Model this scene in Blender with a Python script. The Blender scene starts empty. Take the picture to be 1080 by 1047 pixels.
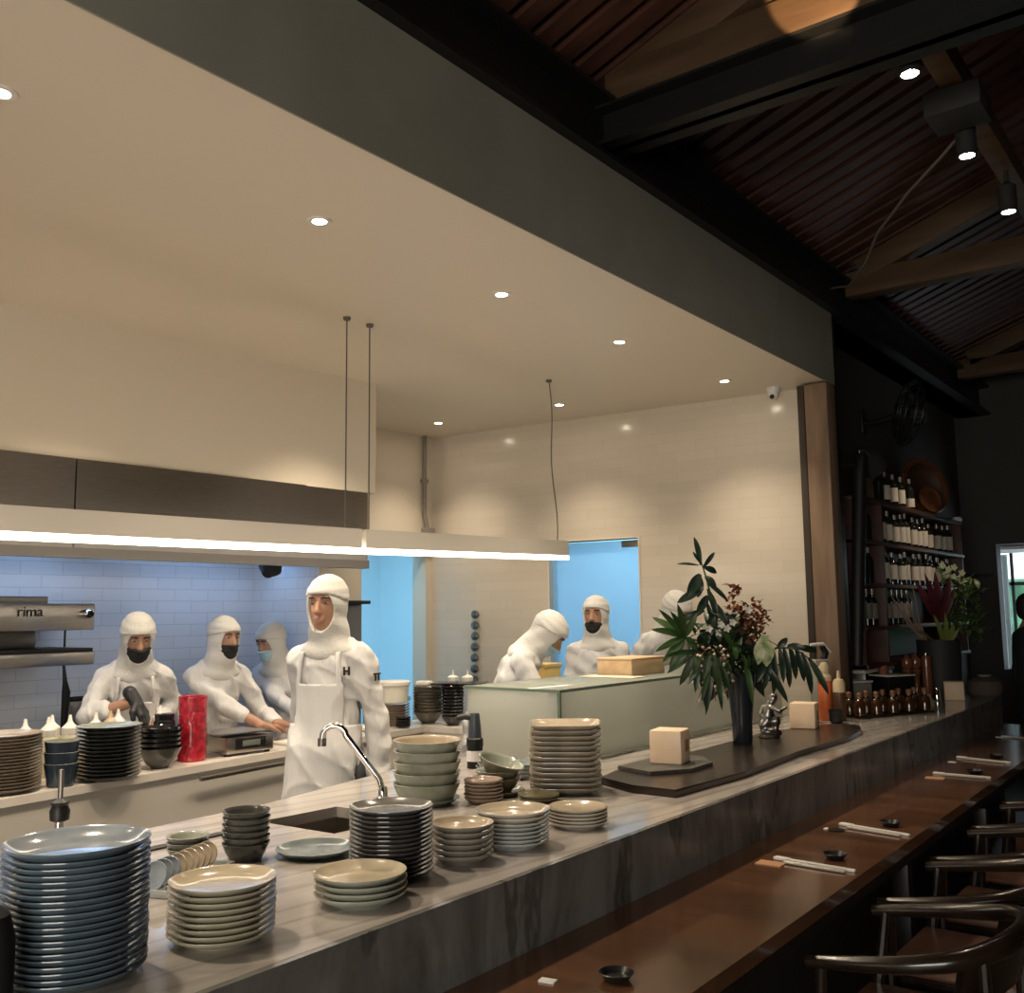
import bpy, bmesh, math, random
import numpy as np
from mathutils import Vector, Matrix
random.seed(7)
PI = math.pi
sc = bpy.context.scene
COL = sc.collection

# ------------------------------------------------------------------ camera
F_PX, PITCH, YAW, ROLL, ZC = 1040.0, 0.117974, 0.651455, math.radians(0.7), 1.62
_r = Vector((math.cos(YAW), math.sin(YAW), 0)); _fh = Vector((-math.sin(YAW), math.cos(YAW), 0))
_f = _fh * math.cos(PITCH) + Vector((0, 0, math.sin(PITCH)))
_u = -_fh * math.sin(PITCH) + Vector((0, 0, math.cos(PITCH)))
_cx = _r * math.cos(ROLL) - _u * math.sin(ROLL); _cy = _r * math.sin(ROLL) + _u * math.cos(ROLL)
cam = bpy.data.objects.new('camera', bpy.data.cameras.new('camera')); COL.objects.link(cam)
cam.data.sensor_width = 36; cam.data.lens = F_PX / 1080 * 36; cam.data.clip_start = .02
M4 = Matrix((_cx, _cy, -_f)).transposed().to_4x4(); M4.translation = (0, 0, ZC)
cam.matrix_world = M4
sc.camera = cam
sc.view_settings.view_transform = 'Standard'; sc.view_settings.look = 'None'
sc.view_settings.gamma = 1; sc.view_settings.use_curve_mapping = False
sc.view_settings.exposure = 0.95
LAT = _r.copy()            # horizontal direction across the room as seen from the entrance
DEP = _fh.copy()

# ------------------------------------------------------------------ materials
MATS = {}
def mat(name, col, rough=.5, metal=0, var=0, vscale=8, bump=0, bscale=40, spec=.5, coat=0, sss=0, emit=0, ecol=None,
        trans=0, alpha=1, stretch=(1, 1, 1), col2=None, ior=1.45, detail=4, sheen=0, bdist=.01):
    if name in MATS: return MATS[name]
    m = bpy.data.materials.new(name); m.use_nodes = True; nt = m.node_tree; N = nt.nodes; L = nt.links
    b = N['Principled BSDF']
    b.inputs['Base Color'].default_value = (*col, 1); b.inputs['Roughness'].default_value = rough
    b.inputs['Metallic'].default_value = metal; b.inputs['Specular IOR Level'].default_value = spec
    b.inputs['Coat Weight'].default_value = coat; b.inputs['IOR'].default_value = ior
    b.inputs['Transmission Weight'].default_value = trans; b.inputs['Alpha'].default_value = alpha
    if sss:
        b.inputs['Subsurface Weight'].default_value = sss; b.inputs['Subsurface Radius'].default_value = (.02, .01, .006)
    if sheen: b.inputs['Sheen Weight'].default_value = sheen
    if emit:
        b.inputs['Emission Color'].default_value = (*(ecol or col), 1); b.inputs['Emission Strength'].default_value = emit
    if var or bump or col2:
        tc = N.new('ShaderNodeTexCoord'); mp = N.new('ShaderNodeMapping'); mp.inputs['Scale'].default_value = stretch
        L.new(tc.outputs['Object'], mp.inputs['Vector'])
        if var or col2:
            n = N.new('ShaderNodeTexNoise'); n.inputs['Scale'].default_value = vscale; n.inputs['Detail'].default_value = detail
            L.new(mp.outputs[0], n.inputs['Vector'])
            r = N.new('ShaderNodeValToRGB')
            c2 = col2 or tuple(max(0, c * (1 - var)) for c in col)
            r.color_ramp.elements[0].position = .36; r.color_ramp.elements[1].position = .64
            r.color_ramp.elements[0].color = (*c2, 1); r.color_ramp.elements[1].color = (*col, 1)
            L.new(n.outputs['Fac'], r.inputs['Fac']); L.new(r.outputs['Color'], b.inputs['Base Color'])
        if bump:
            n2 = N.new('ShaderNodeTexNoise'); n2.inputs['Scale'].default_value = bscale; n2.inputs['Detail'].default_value = 3
            L.new(mp.outputs[0], n2.inputs['Vector'])
            bp = N.new('ShaderNodeBump'); bp.inputs['Strength'].default_value = bump; bp.inputs['Distance'].default_value = bdist
            L.new(n2.outputs['Fac'], bp.inputs['Height']); L.new(bp.outputs['Normal'], b.inputs['Normal'])
    MATS[name] = m
    return m

def tile_mat(name, col, grout, bw, bh, rough=.25, axis='x', mortar=.012, bump=.35):
    """subway tile on a vertical wall; axis names the horizontal object axis that runs along the wall"""
    m = bpy.data.materials.new(name); m.use_nodes = True; nt = m.node_tree; N = nt.nodes; L = nt.links; b = N['Principled BSDF']
    tc = N.new('ShaderNodeTexCoord'); sp = N.new('ShaderNodeSeparateXYZ'); cb = N.new('ShaderNodeCombineXYZ')
    L.new(tc.outputs['Object'], sp.inputs[0]); L.new(sp.outputs['X' if axis == 'x' else 'Y'], cb.inputs[0]); L.new(sp.outputs['Z'], cb.inputs[1])
    br = N.new('ShaderNodeTexBrick'); br.offset = .5
    br.inputs['Scale'].default_value = 1; br.inputs['Brick Width'].default_value = bw; br.inputs['Row Height'].default_value = bh
    br.inputs['Mortar Size'].default_value = bh * mortar * 2; br.inputs['Mortar Smooth'].default_value = .2
    br.inputs['Color1'].default_value = (*col, 1); br.inputs['Color2'].default_value = (*[c * .95 for c in col], 1); br.inputs['Mortar'].default_value = (*grout, 1)
    L.new(cb.outputs[0], br.inputs['Vector']); L.new(br.outputs['Color'], b.inputs['Base Color'])
    bp = N.new('ShaderNodeBump'); bp.inputs['Strength'].default_value = bump; bp.inputs['Distance'].default_value = .003; bp.invert = True
    L.new(br.outputs['Fac'], bp.inputs['Height']); L.new(bp.outputs['Normal'], b.inputs['Normal'])
    b.inputs['Roughness'].default_value = rough
    return m

def marble_mat(name, base, vein, scale, rough, rot=(0, 0, .5), dist=7, veinpos=(.42, .5), cloud=None, stretch=(1, .45, .6), vw=.16):
    m = bpy.data.materials.new(name); m.use_nodes = True; nt = m.node_tree; N = nt.nodes; L = nt.links; b = N['Principled BSDF']
    tc = N.new('ShaderNodeTexCoord'); mp = N.new('ShaderNodeMapping'); mp.inputs['Rotation'].default_value = rot; mp.inputs['Scale'].default_value = stretch
    L.new(tc.outputs['Object'], mp.inputs['Vector'])
    n1 = N.new('ShaderNodeTexNoise'); n1.inputs['Scale'].default_value = scale; n1.inputs['Detail'].default_value = 7; n1.inputs['Roughness'].default_value = .6; n1.inputs['Distortion'].default_value = 1.6
    L.new(mp.outputs[0], n1.inputs['Vector'])
    w = N.new('ShaderNodeTexWave'); w.inputs['Scale'].default_value = scale * .8; w.inputs['Distortion'].default_value = dist; w.inputs['Detail'].default_value = 4; w.inputs['Detail Scale'].default_value = 1.4
    L.new(mp.outputs[0], w.inputs['Vector'])
    r1 = N.new('ShaderNodeValToRGB'); e = r1.color_ramp.elements
    e[0].position = .35; e[0].color = (*(cloud or [c * .7 for c in base]), 1); e[1].position = .65; e[1].color = (*base, 1)
    L.new(n1.outputs['Fac'], r1.inputs['Fac'])
    r2 = N.new('ShaderNodeValToRGB'); e = r2.color_ramp.elements
    e[0].position = 0; e[0].color = (1, 1, 1, 1); e[1].position = vw; e[1].color = (0, 0, 0, 1)
    L.new(w.outputs['Fac'], r2.inputs['Fac'])
    mx = N.new('ShaderNodeMix'); mx.data_type = 'RGBA'; mx.inputs['B'].default_value = (*vein, 1)
    ml = N.new('ShaderNodeMath'); ml.operation = 'MULTIPLY'; ml.inputs[1].default_value = .5
    L.new(r2.outputs['Color'], ml.inputs[0]); L.new(ml.outputs[0], mx.inputs['Factor']); L.new(r1.outputs['Color'], mx.inputs['A'])
    L.new(mx.outputs['Result'], b.inputs['Base Color']); b.inputs['Roughness'].default_value = rough
    return m

def wood_mat(name, c1, c2, rough=.35, along='y', scale=3.0, plank=0, coat=0, bump=.15):
    m = bpy.data.materials.new(name); m.use_nodes = True; nt = m.node_tree; N = nt.nodes; L = nt.links; b = N['Principled BSDF']
    tc = N.new('ShaderNodeTexCoord'); mp = N.new('ShaderNodeMapping')
    s = {'x': (.12, 1, 1), 'y': (1, .12, 1), 'z': (1, 1, .12)}[along]
    mp.inputs['Scale'].default_value = tuple(v * scale * 4 for v in s)
    L.new(tc.outputs['Object'], mp.inputs['Vector'])
    n = N.new('ShaderNodeTexNoise'); n.inputs['Scale'].default_value = 1.6; n.inputs['Detail'].default_value = 6; n.inputs['Distortion'].default_value = .6
    L.new(mp.outputs[0], n.inputs['Vector'])
    r = N.new('ShaderNodeValToRGB'); e = r.color_ramp.elements; e[0].position = .3; e[0].color = (*c1, 1); e[1].position = .7; e[1].color = (*c2, 1)
    L.new(n.outputs['Fac'], r.inputs['Fac']); out = r.outputs['Color']
    if plank:
        br = N.new('ShaderNodeTexBrick'); br.inputs['Scale'].default_value = 1; br.inputs['Brick Width'].default_value = plank[0]; br.inputs['Row Height'].default_value = plank[1]
        br.inputs['Mortar Size'].default_value = .0015; br.inputs['Color1'].default_value = (1, 1, 1, 1); br.inputs['Color2'].default_value = (.55, .5, .48, 1); br.inputs['Mortar'].default_value = (.25, .22, .2, 1)
        L.new(tc.outputs['Object'], br.inputs['Vector'])
        mx = N.new('ShaderNodeMix'); mx.data_type = 'RGBA'; mx.blend_type = 'MULTIPLY'; mx.inputs['Factor'].default_value = .8
        L.new(out, mx.inputs['A']); L.new(br.outputs['Color'], mx.inputs['B']); out = mx.outputs['Result']
    L.new(out, b.inputs['Base Color']); b.inputs['Roughness'].default_value = rough; b.inputs['Coat Weight'].default_value = coat; b.inputs['Coat Roughness'].default_value = .12
    if bump:
        bp = N.new('ShaderNodeBump'); bp.inputs['Strength'].default_value = bump; bp.inputs['Distance'].default_value = .004
        L.new(n.outputs['Fac'], bp.inputs['Height']); L.new(bp.outputs['Normal'], b.inputs['Normal'])
    return m

# ------------------------------------------------------------------ mesh collector
class MB:
    def __init__(s): s.v = []; s.f = []; s.mi = []
    def add(s, vs, fs, mi=0):
        o = len(s.v); s.v += [tuple(v) for v in vs]; s.f += [tuple(i + o for i in f) for f in fs]; s.mi += [mi] * len(fs); return s
    def box(s, lo, hi, bev=0, mi=0, M=None):
        bm = bmesh.new(); bmesh.ops.create_cube(bm, size=1)
        c = [(a + b) / 2 for a, b in zip(lo, hi)]; d = [abs(b - a) for a, b in zip(lo, hi)]
        for v in bm.verts: v.co = Vector((c[0] + v.co.x * d[0], c[1] + v.co.y * d[1], c[2] + v.co.z * d[2]))
        if bev: bmesh.ops.bevel(bm, geom=list(bm.edges), offset=min(bev, min(d) * .45), segments=2, affect='EDGES', profile=.5)
        return s.bm(bm, mi, M)
    def bm(s, bm, mi=0, M=None):
        bm.verts.index_update()
        s.add([(M @ v.co if M else v.co.copy()) for v in bm.verts], [[v.index for v in f.verts] for f in bm.faces], mi); bm.free(); return s
    def lathe(s, prof, n=32, c=(0, 0, 0), mi=0, M=None, sx=1, sy=1, wob=0, caps=(True, True)):
        vs = []; fs = []; k = len(prof)
        for j in range(n):
            a = 2 * PI * j / n; w = 1 + wob * (math.sin(3 * a + 1) * .6 + math.sin(5 * a) * .4)
            for r, z in prof:
                p = Vector((r * w * math.cos(a) * sx, r * w * math.sin(a) * sy, z)); p = (M @ p if M else p)
                vs.append((p.x + c[0], p.y + c[1], p.z + c[2]))
        for j in range(n):
            for i in range(k - 1):
                a = j * k + i; b = ((j + 1) % n) * k + i
                fs.append((a, b, b + 1, a + 1))
        if prof[0][0] > 1e-3 and caps[0]: fs.append(tuple(j * k for j in range(n))[::-1])
        if prof[-1][0] > 1e-3 and caps[1]: fs.append(tuple(j * k + k - 1 for j in range(n)))
        return s.add(vs, fs, mi)
    def tube(s, pts, r, n=10, mi=0, flat=1):
        pts = [Vector(p) for p in pts]; rs = r if isinstance(r, (list, tuple)) else [r] * len(pts)
        vs = []; fs = []; prev = None
        for i, p in enumerate(pts):
            t = (pts[min(i + 1, len(pts) - 1)] - pts[max(i - 1, 0)]).normalized()
            if prev is None:
                a = Vector((0, 0, 1)) if abs(t.z) < .9 else Vector((1, 0, 0)); x = t.cross(a).normalized()
            else: x = (prev - t * prev.dot(t)).normalized()
            prev = x; y = t.cross(x)
            for j in range(n):
                an = 2 * PI * j / n; vs.append(p + (x * math.cos(an) + y * math.sin(an) * flat) * rs[i])
        for i in range(len(pts) - 1):
            for j in range(n):
                a = i * n + j; b = i * n + (j + 1) % n; fs.append((a, b, b + n, a + n))
        fs.append(tuple(range(n))[::-1]); fs.append(tuple(range((len(pts) - 1) * n, len(pts) * n)))
        return s.add(vs, fs, mi)
    def prism(s, poly, z0, z1, mi=0):
        n = len(poly); vs = [(x, y, z0) for x, y in poly] + [(x, y, z1) for x, y in poly]
        return s.add(vs, [tuple(range(n))[::-1], tuple(range(n, 2 * n))] + [(i, (i + 1) % n, (i + 1) % n + n, i + n) for i in range(n)], mi)
    def beam(s, a, b, w, h, bev=.004, mi=0, up=(0, 0, 1)):
        a = Vector(a); b = Vector(b); t = (b - a); L = t.length; t.normalize(); x = t.cross(Vector(up)).normalized(); y = x.cross(t)
        M = Matrix((x, t, y)).transposed().to_4x4(); M.translation = (a + b) / 2
        return s.box((-w / 2, -L / 2, -h / 2), (w / 2, L / 2, h / 2), bev, mi, M)
    def mesh(s, name, mats, ang=35):
        me = bpy.data.meshes.new(name); me.from_pydata(s.v, [], s.f)
        bm = bmesh.new(); bm.from_mesh(me); bmesh.ops.recalc_face_normals(bm, faces=bm.faces); bm.to_mesh(me); bm.free()
        for m in (mats if isinstance(mats, (list, tuple)) else [mats]): me.materials.append(m)
        for p, i in zip(me.polygons, s.mi): p.material_index = i; p.use_smooth = True
        me.set_sharp_from_angle(angle=math.radians(ang))
        return me

def link(name, data, parent=None, loc=(0, 0, 0), rz=0):
    o = bpy.data.objects.new(name, data); COL.objects.link(o); o.parent = parent; o.location = loc; o.rotation_euler = (0, 0, rz); return o
def tag(o, label=None, cat=None, group=None, kind=None):
    if label: o['label'] = label
    if cat: o['category'] = cat
    if group: o['group'] = group
    if kind: o['kind'] = kind
    return o
def thing(name, label, cat, loc=(0, 0, 0), rz=0, group=None):
    return tag(link(name, None, None, loc, rz), label, cat, group)
def solid(name, mb, m, label, cat, loc=(0, 0, 0), rz=0, group=None, ang=35):
    return tag(link(name, mb.mesh(name, m, ang), None, loc, rz), label, cat, group)
def part(name, mb, m, parent, label=None, ang=35, loc=(0, 0, 0), rz=0):
    return tag(link(name, mb.mesh(name, m, ang), parent, loc, rz), label)
def struct(name, mb, m, label=None, cat=None, loc=(0, 0, 0), rz=0):
    return tag(link(name, mb.mesh(name, m), None, loc, rz), label, cat, None, 'structure')
def dup(root, loc, rz, label, group=None):
    r = root.copy(); COL.objects.link(r); r.location = loc; r.rotation_euler = (0, 0, rz); r['label'] = label
    if group: r['group'] = group
    for ch in list(root.children):
        c = ch.copy(); COL.objects.link(c); c.parent = r
        for g in ch.children:
            d = g.copy(); COL.objects.link(d); d.parent = c
    return r
def area(name, loc, rot, size, power, col, size_y=None, spread=None):
    l = bpy.data.lights.new(name, 'AREA'); l.energy = power; l.color = col; l.size = size
    if size_y: l.shape = 'RECTANGLE'; l.size_y = size_y
    if spread: l.spread = spread
    o = link(name, l, None, loc); o.rotation_euler = rot; return o
def spot(name, loc, target, power, col, angle=100, blend=.8, size=.04):
    l = bpy.data.lights.new(name, 'SPOT'); l.energy = power; l.color = col; l.spot_size = math.radians(angle); l.spot_blend = blend; l.shadow_soft_size = size
    o = link(name, l, None, loc); o.rotation_euler = (Vector(target) - Vector(loc)).to_track_quat('-Z', 'Y').to_euler(); return o
def ring(pts, closed=True): return pts
ORD = ['top', 'second', 'third', 'fourth', 'fifth', 'sixth', 'seventh', 'eighth', 'ninth', 'tenth', 'eleventh', 'twelfth', 'thirteenth', 'fourteenth', 'fifteenth',
       'sixteenth', 'seventeenth', 'eighteenth', 'nineteenth', 'twentieth', 'twenty-first', 'twenty-second', 'twenty-third', 'twenty-fourth']
def nth(i, n):
    if i == 0: return 'topmost'
    if i == n - 1: return 'bottom'
    return ORD[i] + ' from the top'
# ================================================================== SETTING
WARM = (1.0, .83, .62); COOL = (.30, .70, 1.0)
m_plaster = mat('white plaster', (.78, .70, .585), .55, bump=.03, bscale=60)
m_ceil = mat('kitchen ceiling paint', (.80, .71, .585), .45)
m_bulk = mat('bulkhead paint', (.74, .66, .535), .6)
m_soffit = mat('grey soffit paint', (.30, .29, .24), .6, var=.12, vscale=3)
m_dark = mat('dark brown wall', (.055, .05, .045), .7, bump=.2, bscale=30)
m_black = mat('black steel', (.009, .009, .009), .45)
m_blackmatte = mat('matte black', (.02, .02, .02), .7)
m_tile_hood = tile_mat('hood wall tile', (.66, .68, .72), (.47, .49, .53), .25, .075, .2, 'y', .014)
m_tile_part = tile_mat('partition tile', (.66, .68, .72), (.47, .49, .53), .25, .075, .2, 'x', .014)
m_tile_back = tile_mat('back wall tile', (.74, .66, .55), (.67, .595, .495), .30, .075, .16, 'x', .014, .15)
m_floor = mat('dark floor', (.10, .085, .07), .4, var=.3, vscale=5)
m_room = mat('service room paint', (.78, .80, .82), .6)
m_steel = mat('brushed stainless steel', (.42, .39, .35), .32, 1, var=.1, vscale=14, stretch=(1, 1, 12))
m_steel_d = mat('smoky stainless steel', (.25, .23, .21), .38, 1)
m_chrome = mat('polished chrome', (.75, .74, .72), .09, 1)
m_postwood = wood_mat('post timber', (.17, .105, .065), (.30, .20, .13), .55, 'z', 2)
m_beamwood = wood_mat('truss timber', (.055, .030, .014), (.12, .070, .034), .6, 'x', 1.6)
m_roofwood = wood_mat('roof boards', (.038, .015, .010), (.10, .038, .024), .55, 'x', 1.5)
m_tablewood = wood_mat('table wood', (.075, .032, .015), (.17, .078, .036), .22, 'x', 1.6, plank=(.9, .30), coat=.35, bump=.05)
m_marble = marble_mat('counter marble', (.45, .41, .375), (.22, .195, .175), 2.2, .13, (0, 0, .75), 6, cloud=(.33, .30, .275), stretch=(2.2, .35, 1), vw=.22)
m_marble_shaded = marble_mat('shaded front marble', (.20, .195, .185), (.012, .012, .012), 2.6, .25, (.6, 0, 0), 9, cloud=(.10, .097, .092), stretch=(1, 1.6, .55), vw=.07)  # darker copy of the counter marble, the front's shade put into its colour

struct('floor', MB().box((-9, -3, -.1), (6.4, 12, 0)), m_floor, 'dark floor running under kitchen and dining room', 'floor')
struct('ceiling', MB().box((-5.75, -1.6, 3.12), (-2.203, 6.45, 3.4)), m_ceil, 'smooth white kitchen ceiling with small downlights', 'ceiling')
struct('wall_soffit', MB().box((-2.2025, -1.6, 3.108), (-2.195, 6.452, 3.60)).box((-2.30, -1.6, 3.41), (-2.2025, 6.452, 3.60)), m_soffit, 'grey soffit band above the kitchen opening', 'wall')
struct('wall_left', MB().box((-5.75, -1.6, 0), (-5.60, 4.36, 3.12)), m_tile_hood, 'white subway tiled wall behind the cooks', 'wall')
mb = MB().prism([(-4.95, -1.6), (-5.6, -1.6), (-5.6, 4.49), (-4.53, 4.49)][::-1], 2.40, 3.12)
struct('wall_bulkhead', mb, m_bulk, 'plain plaster bulkhead above the steel extractor hood', 'wall')
struct('wall_partition', MB().box((-5.6, 4.36, 0), (-4.93, 4.49, 2.40)), m_tile_part, 'short tiled partition wall at the end of the cooking line', 'wall')
struct('trim_1', MB().box((-4.93, 4.355, 0), (-4.905, 4.495, 2.40)), m_plaster, 'plain end face of the tiled partition', 'trim')
mb = MB().box((-5.75, 4.49, 0), (-5.6, 5.40, 3.12)).box((-5.75, 6.14, 0), (-5.6, 6.25, 3.12)).box((-5.75, 5.40, 2.14), (-5.6, 6.14, 3.12))
struct('wall_left_rear', mb, m_plaster, 'plain wall with an open doorway beside the cooking line', 'wall')
BW = Vector((-5.60, 6.215, 0)); BWA = math.atan2(.245, 3.22)
def bwp(s, off, z):  # along the back wall, toward the kitchen, up
    return BW + Vector((math.cos(BWA) * s + math.sin(BWA) * off, math.sin(BWA) * s - math.cos(BWA) * off, z))
DX0, DX1, DZ = 1.155, 1.925, 2.165
mb = MB().box((-.15, 0, 0), (DX0, .12, 3.12)).box((DX1, 0, 0), (3.235, .12, 3.12)).box((DX0, 0, DZ), (DX1, .12, 3.12))
struct('wall_back', mb, m_tile_back, 'pale glossy tiled wall at the back of the kitchen', 'wall', BW, BWA)
# frosted glass door in the back wall
m_glass_b = mat('frosted door glass', (.30, .62, .95), .2, alpha=.5)
dr = tag(link('door_1', None, None, BW, BWA), 'frosted blue-lit glass door in the back wall', 'door', None, 'structure')
part('glass_pane', MB().box((DX0 + .012, .05, .01), (DX1 - .008, .062, DZ - .01), .002), m_glass_b, dr)
part('patch_fitting', MB().box((DX1 - .16, .04, DZ - .062), (DX1 - .012, .072, DZ - .012), .003), m_steel, dr)
struct('trim_2', MB().box((DX0 - .012, -.006, 0), (DX0, .12, DZ + .012)).box((DX1, -.006, 0), (DX1 + .012, .12, DZ + .012)).box((DX0, -.006, DZ), (DX1, .12, DZ + .012)), m_plaster, 'slim white frame round the glass door', 'trim', BW, BWA)
# service rooms behind, lit by cold lamps
struct('wall_service_far', MB().box((-8.6, 8.6, 0), (-2.62, 8.7, 3)), m_room, 'wall of the cold-lit room behind the kitchen', 'wall')
struct('wall_service_left', MB().box((-8.7, 3.8, 0), (-8.6, 8.7, 3)), m_room, 'far wall of the cold-lit side room', 'wall')
struct('wall_service_near', MB().box((-8.6, 3.8, 0), (-5.75, 3.9, 3)), m_room, 'near wall of the cold-lit side room', 'wall')
struct('ceiling_service', MB().box((-8.7, 3.8, 3), (-5.76, 8.7, 3.1)).box((-5.76, 6.62, 3), (-2.62, 8.7, 3.1)), m_room, 'ceiling of the cold-lit rooms behind', 'ceiling')
# corner post and wall end
struct('trim_3', MB().box((-2.40, 6.30, .95), (-2.355, 6.45, 3.105), .003), mat('dark trim', (.05, .035, .025), .6), 'dark strip closing the end of the tiled wall', 'trim')
struct('pillar', MB().box((-2.352, 6.30, .95), (-2.20, 6.46, 3.105), .006), m_postwood, 'brown timber post under the end of the soffit', 'post')
struct('trim_4', MB().box((-2.60, 6.475, 0), (-2.225, 6.60, 3.6), .004), m_black, 'black steel upright behind the timber post', 'trim')
struct('wall_dining', MB().box((-2.62, 6.6, 0), (-2.50, 11, 4.6)), m_dark, 'dark dining room wall carrying the wine shelf', 'wall')
struct('wall_upper', MB().box((-2.62, -3, 3.6), (-2.46, 6.6, 4.6)), m_dark, 'dark strip of wall between soffit and roof', 'wall')
# far wall with bright opening
WX0, WX1, WZ0, WZ1 = -2.18, -1.1, 1.0, 2.26
mb = MB().box((-2.62, 11, 0), (WX0, 11.2, 6)).box((WX1, 11, 0), (6.4, 11.2, 6)).box((WX0, 11, 0), (WX1, 11.2, WZ0)).box((WX0, 11, WZ1), (WX1, 11.2, 6))
struct('wall_far', mb, m_dark, 'dark wall at the far end of the dining room', 'wall')
struct('trim_5', MB().box((-2.5, 10.975, 1.93), (WX0 - .03, 11, 1.965), .003), m_blackmatte, 'dark rail on the far wall beside the window', 'trim')
m_white = mat('white paint', (.8, .8, .8), .5)
win = tag(link('window_1', None, None, (0, 11.2, 0)), 'bright window opening at the far end of the dining room', 'window', None, 'structure')
part('frame', MB().box((-2.34, .90, 1.86), (-1.0, .94, 1.90)).box((-2.27, .90, .9), (-2.24, .94, 2.3)).box((-2.12, .90, 1.90), (-2.10, .94, 2.3)).box((-1.9, .9, .9), (-1.86, .94, 2.3)), m_blackmatte, win)
for k in range(5):
    part('ceiling_slat', MB().box((-2.7, .04 + k * .17, 2.215), (-1.0, .14 + k * .17, 2.245)), m_white, win)
part('ceiling_board', MB().box((-2.75, .0, 2.27), (-1.0, 1.0, 2.30)), m_blackmatte, win)
m_curt = mat('pale curtain', (.66, .72, .71), .8)
mb = MB(); n = 44
for k in range(n + 1):
    x = -2.75 + k / n * .48; y = .80 + .022 * math.sin(k * 1.1)
    mb.v += [(x, y, .9), (x, y, 2.20), (x, y + .006, .9), (x, y + .006, 2.20)]
for k in range(n):
    a = k * 4; mb.f += [(a, a + 1, a + 5, a + 4), (a + 2, a + 6, a + 7, a + 3)]; mb.mi += [0, 0]
part('curtain', mb, m_curt, win)
gb = mat('garden green', (.16, .42, .22), .9, var=.6, vscale=4)
struct('exterior_hedge', MB().box((-3.6, 14.5, 0), (.8, 15.2, 2.0), .2), gb, 'green hedge beyond the far window', 'hedge')
struct('wall_right', MB().box((6.2, -3, 0), (6.4, 11.2, 6)), m_dark, 'dark dining wall out of view on the right', 'wall')
# rear wall, out of view, with an opening added for the fill
mb = MB().box((-5.75, -3.1, 0), (-1.2, -3, 6)).box((-1.2, -3.1, 0), (2.2, -3, .9)).box((-1.2, -3.1, 2.5), (2.2, -3, 6)).box((2.2, -3.1, 0), (6.4, -3, 6))
struct('wall_rear', mb, m_dark, 'rear dining wall with an opening added for fill light', 'wall')
struct('wall_kitchen_rear', MB().box((-5.75, -1.7, 0), (-2.3, -1.6, 3.4)), m_plaster, 'white end wall of the kitchen', 'wall')
# steel beam over the soffit
mb = MB().box((-2.46, -3, 3.60), (-2.24, 11, 3.90)).box((-2.46, -3, 3.60), (-2.14, 11, 3.622)).box((-2.46, -3, 3.885), (-2.14, 11, 3.905))
struct('beam_1', mb, m_black, 'long black steel beam above the grey soffit', 'beam')
# roof : ribbed boards running up the slope, one connected skin per side
TP = math.tan(math.radians(20)); EX, EZ, RX = -2.46, 3.93, 2.0
def roof_z(x): return EZ + TP * (min(x, 2 * RX - x) - EX)
def roof_side(xa, xb):
    mb = MB(); ys = []
    y = -3
    while y < 11.1:
        ys += [(y, 0), (y + .095, 0), (y + .097, .045), (y + .148, .045)]; y += .15
    for y, d in ys:
        for x in (xa, xb): mb.v.append((x, y, roof_z(x) + d))
    for k in range(len(ys) - 1):
        mb.f.append((2 * k, 2 * k + 1, 2 * k + 3, 2 * k + 2)); mb.mi.append(0)
    n = len(mb.v)  # lid so that the roof has a body
    mb.v += [(xa, -3, roof_z(xa) + .2), (xb, -3, roof_z(xb) + .2), (xa, 11.1, roof_z(xa) + .2), (xb, 11.1, roof_z(xb) + .2)]
    mb.f += [(n, n + 2, n + 3, n + 1)]; mb.mi += [0]
    return mb
struct('roof_left', roof_side(EX - .1, RX), m_roofwood, 'reddish brown boarded roof slope above the beams', 'roof')
struct('roof_right', roof_side(2 * RX - EX + .1, RX), m_roofwood, 'reddish brown boarded roof slope on the far side', 'roof')
# trusses : steel tie, timber tie above it and timber rafter
for i, (ty, nm) in enumerate(((3.68, 'nearer'), (6.85, 'second'), (10.0, 'farthest'), (.3, 'overhead'))):
    if i == 0:
        struct('beam_2', MB().box((-2.24, ty - .02, 3.70), (6.2, ty + .02, 3.885)).box((-2.24, ty - .09, 3.70), (6.2, ty + .09, 3.716)).box((-2.24, ty - .09, 3.872), (6.2, ty + .09, 3.886)), m_black, 'black steel tie beam of the nearer roof truss', 'beam')
    bz = 3.89 if i == 0 else 3.80
    struct('beam_%d' % (3 + 2 * i), MB().box((-2.2, ty - .07, bz), (6.2, ty + .07, bz + .17), .006), m_beamwood, 'horizontal timber of the %s roof truss' % nm, 'beam')
    x0 = -2.1; L = MB().beam((x0, ty, roof_z(x0) - .085), (RX, ty, roof_z(RX) - .085), .14, .16, .006, 0, (0, 0, 1))
    struct('beam_%d' % (4 + 2 * i), L, m_beamwood, 'sloping timber rafter of the %s roof truss' % nm, 'beam')
    L = MB().beam((RX, ty, roof_z(RX) - .085), (2 * RX - x0, ty, roof_z(x0) - .085), .14, .16, .006)
    struct('beam_%d' % (14 + i), L, m_beamwood, 'far sloping rafter of the %s roof truss' % nm, 'beam')
struct('beam_20', MB().box((-.99, 3.80, 3.93), (-.89, 6.75, 4.05), .004), m_beamwood, 'short timber running between the two roof trusses', 'beam')
struct('beam_21', MB().box((-.56, -3, 4.50), (-.44, 11, 4.60), .004), m_beamwood, 'timber purlin under the roof boards', 'beam')

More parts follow.
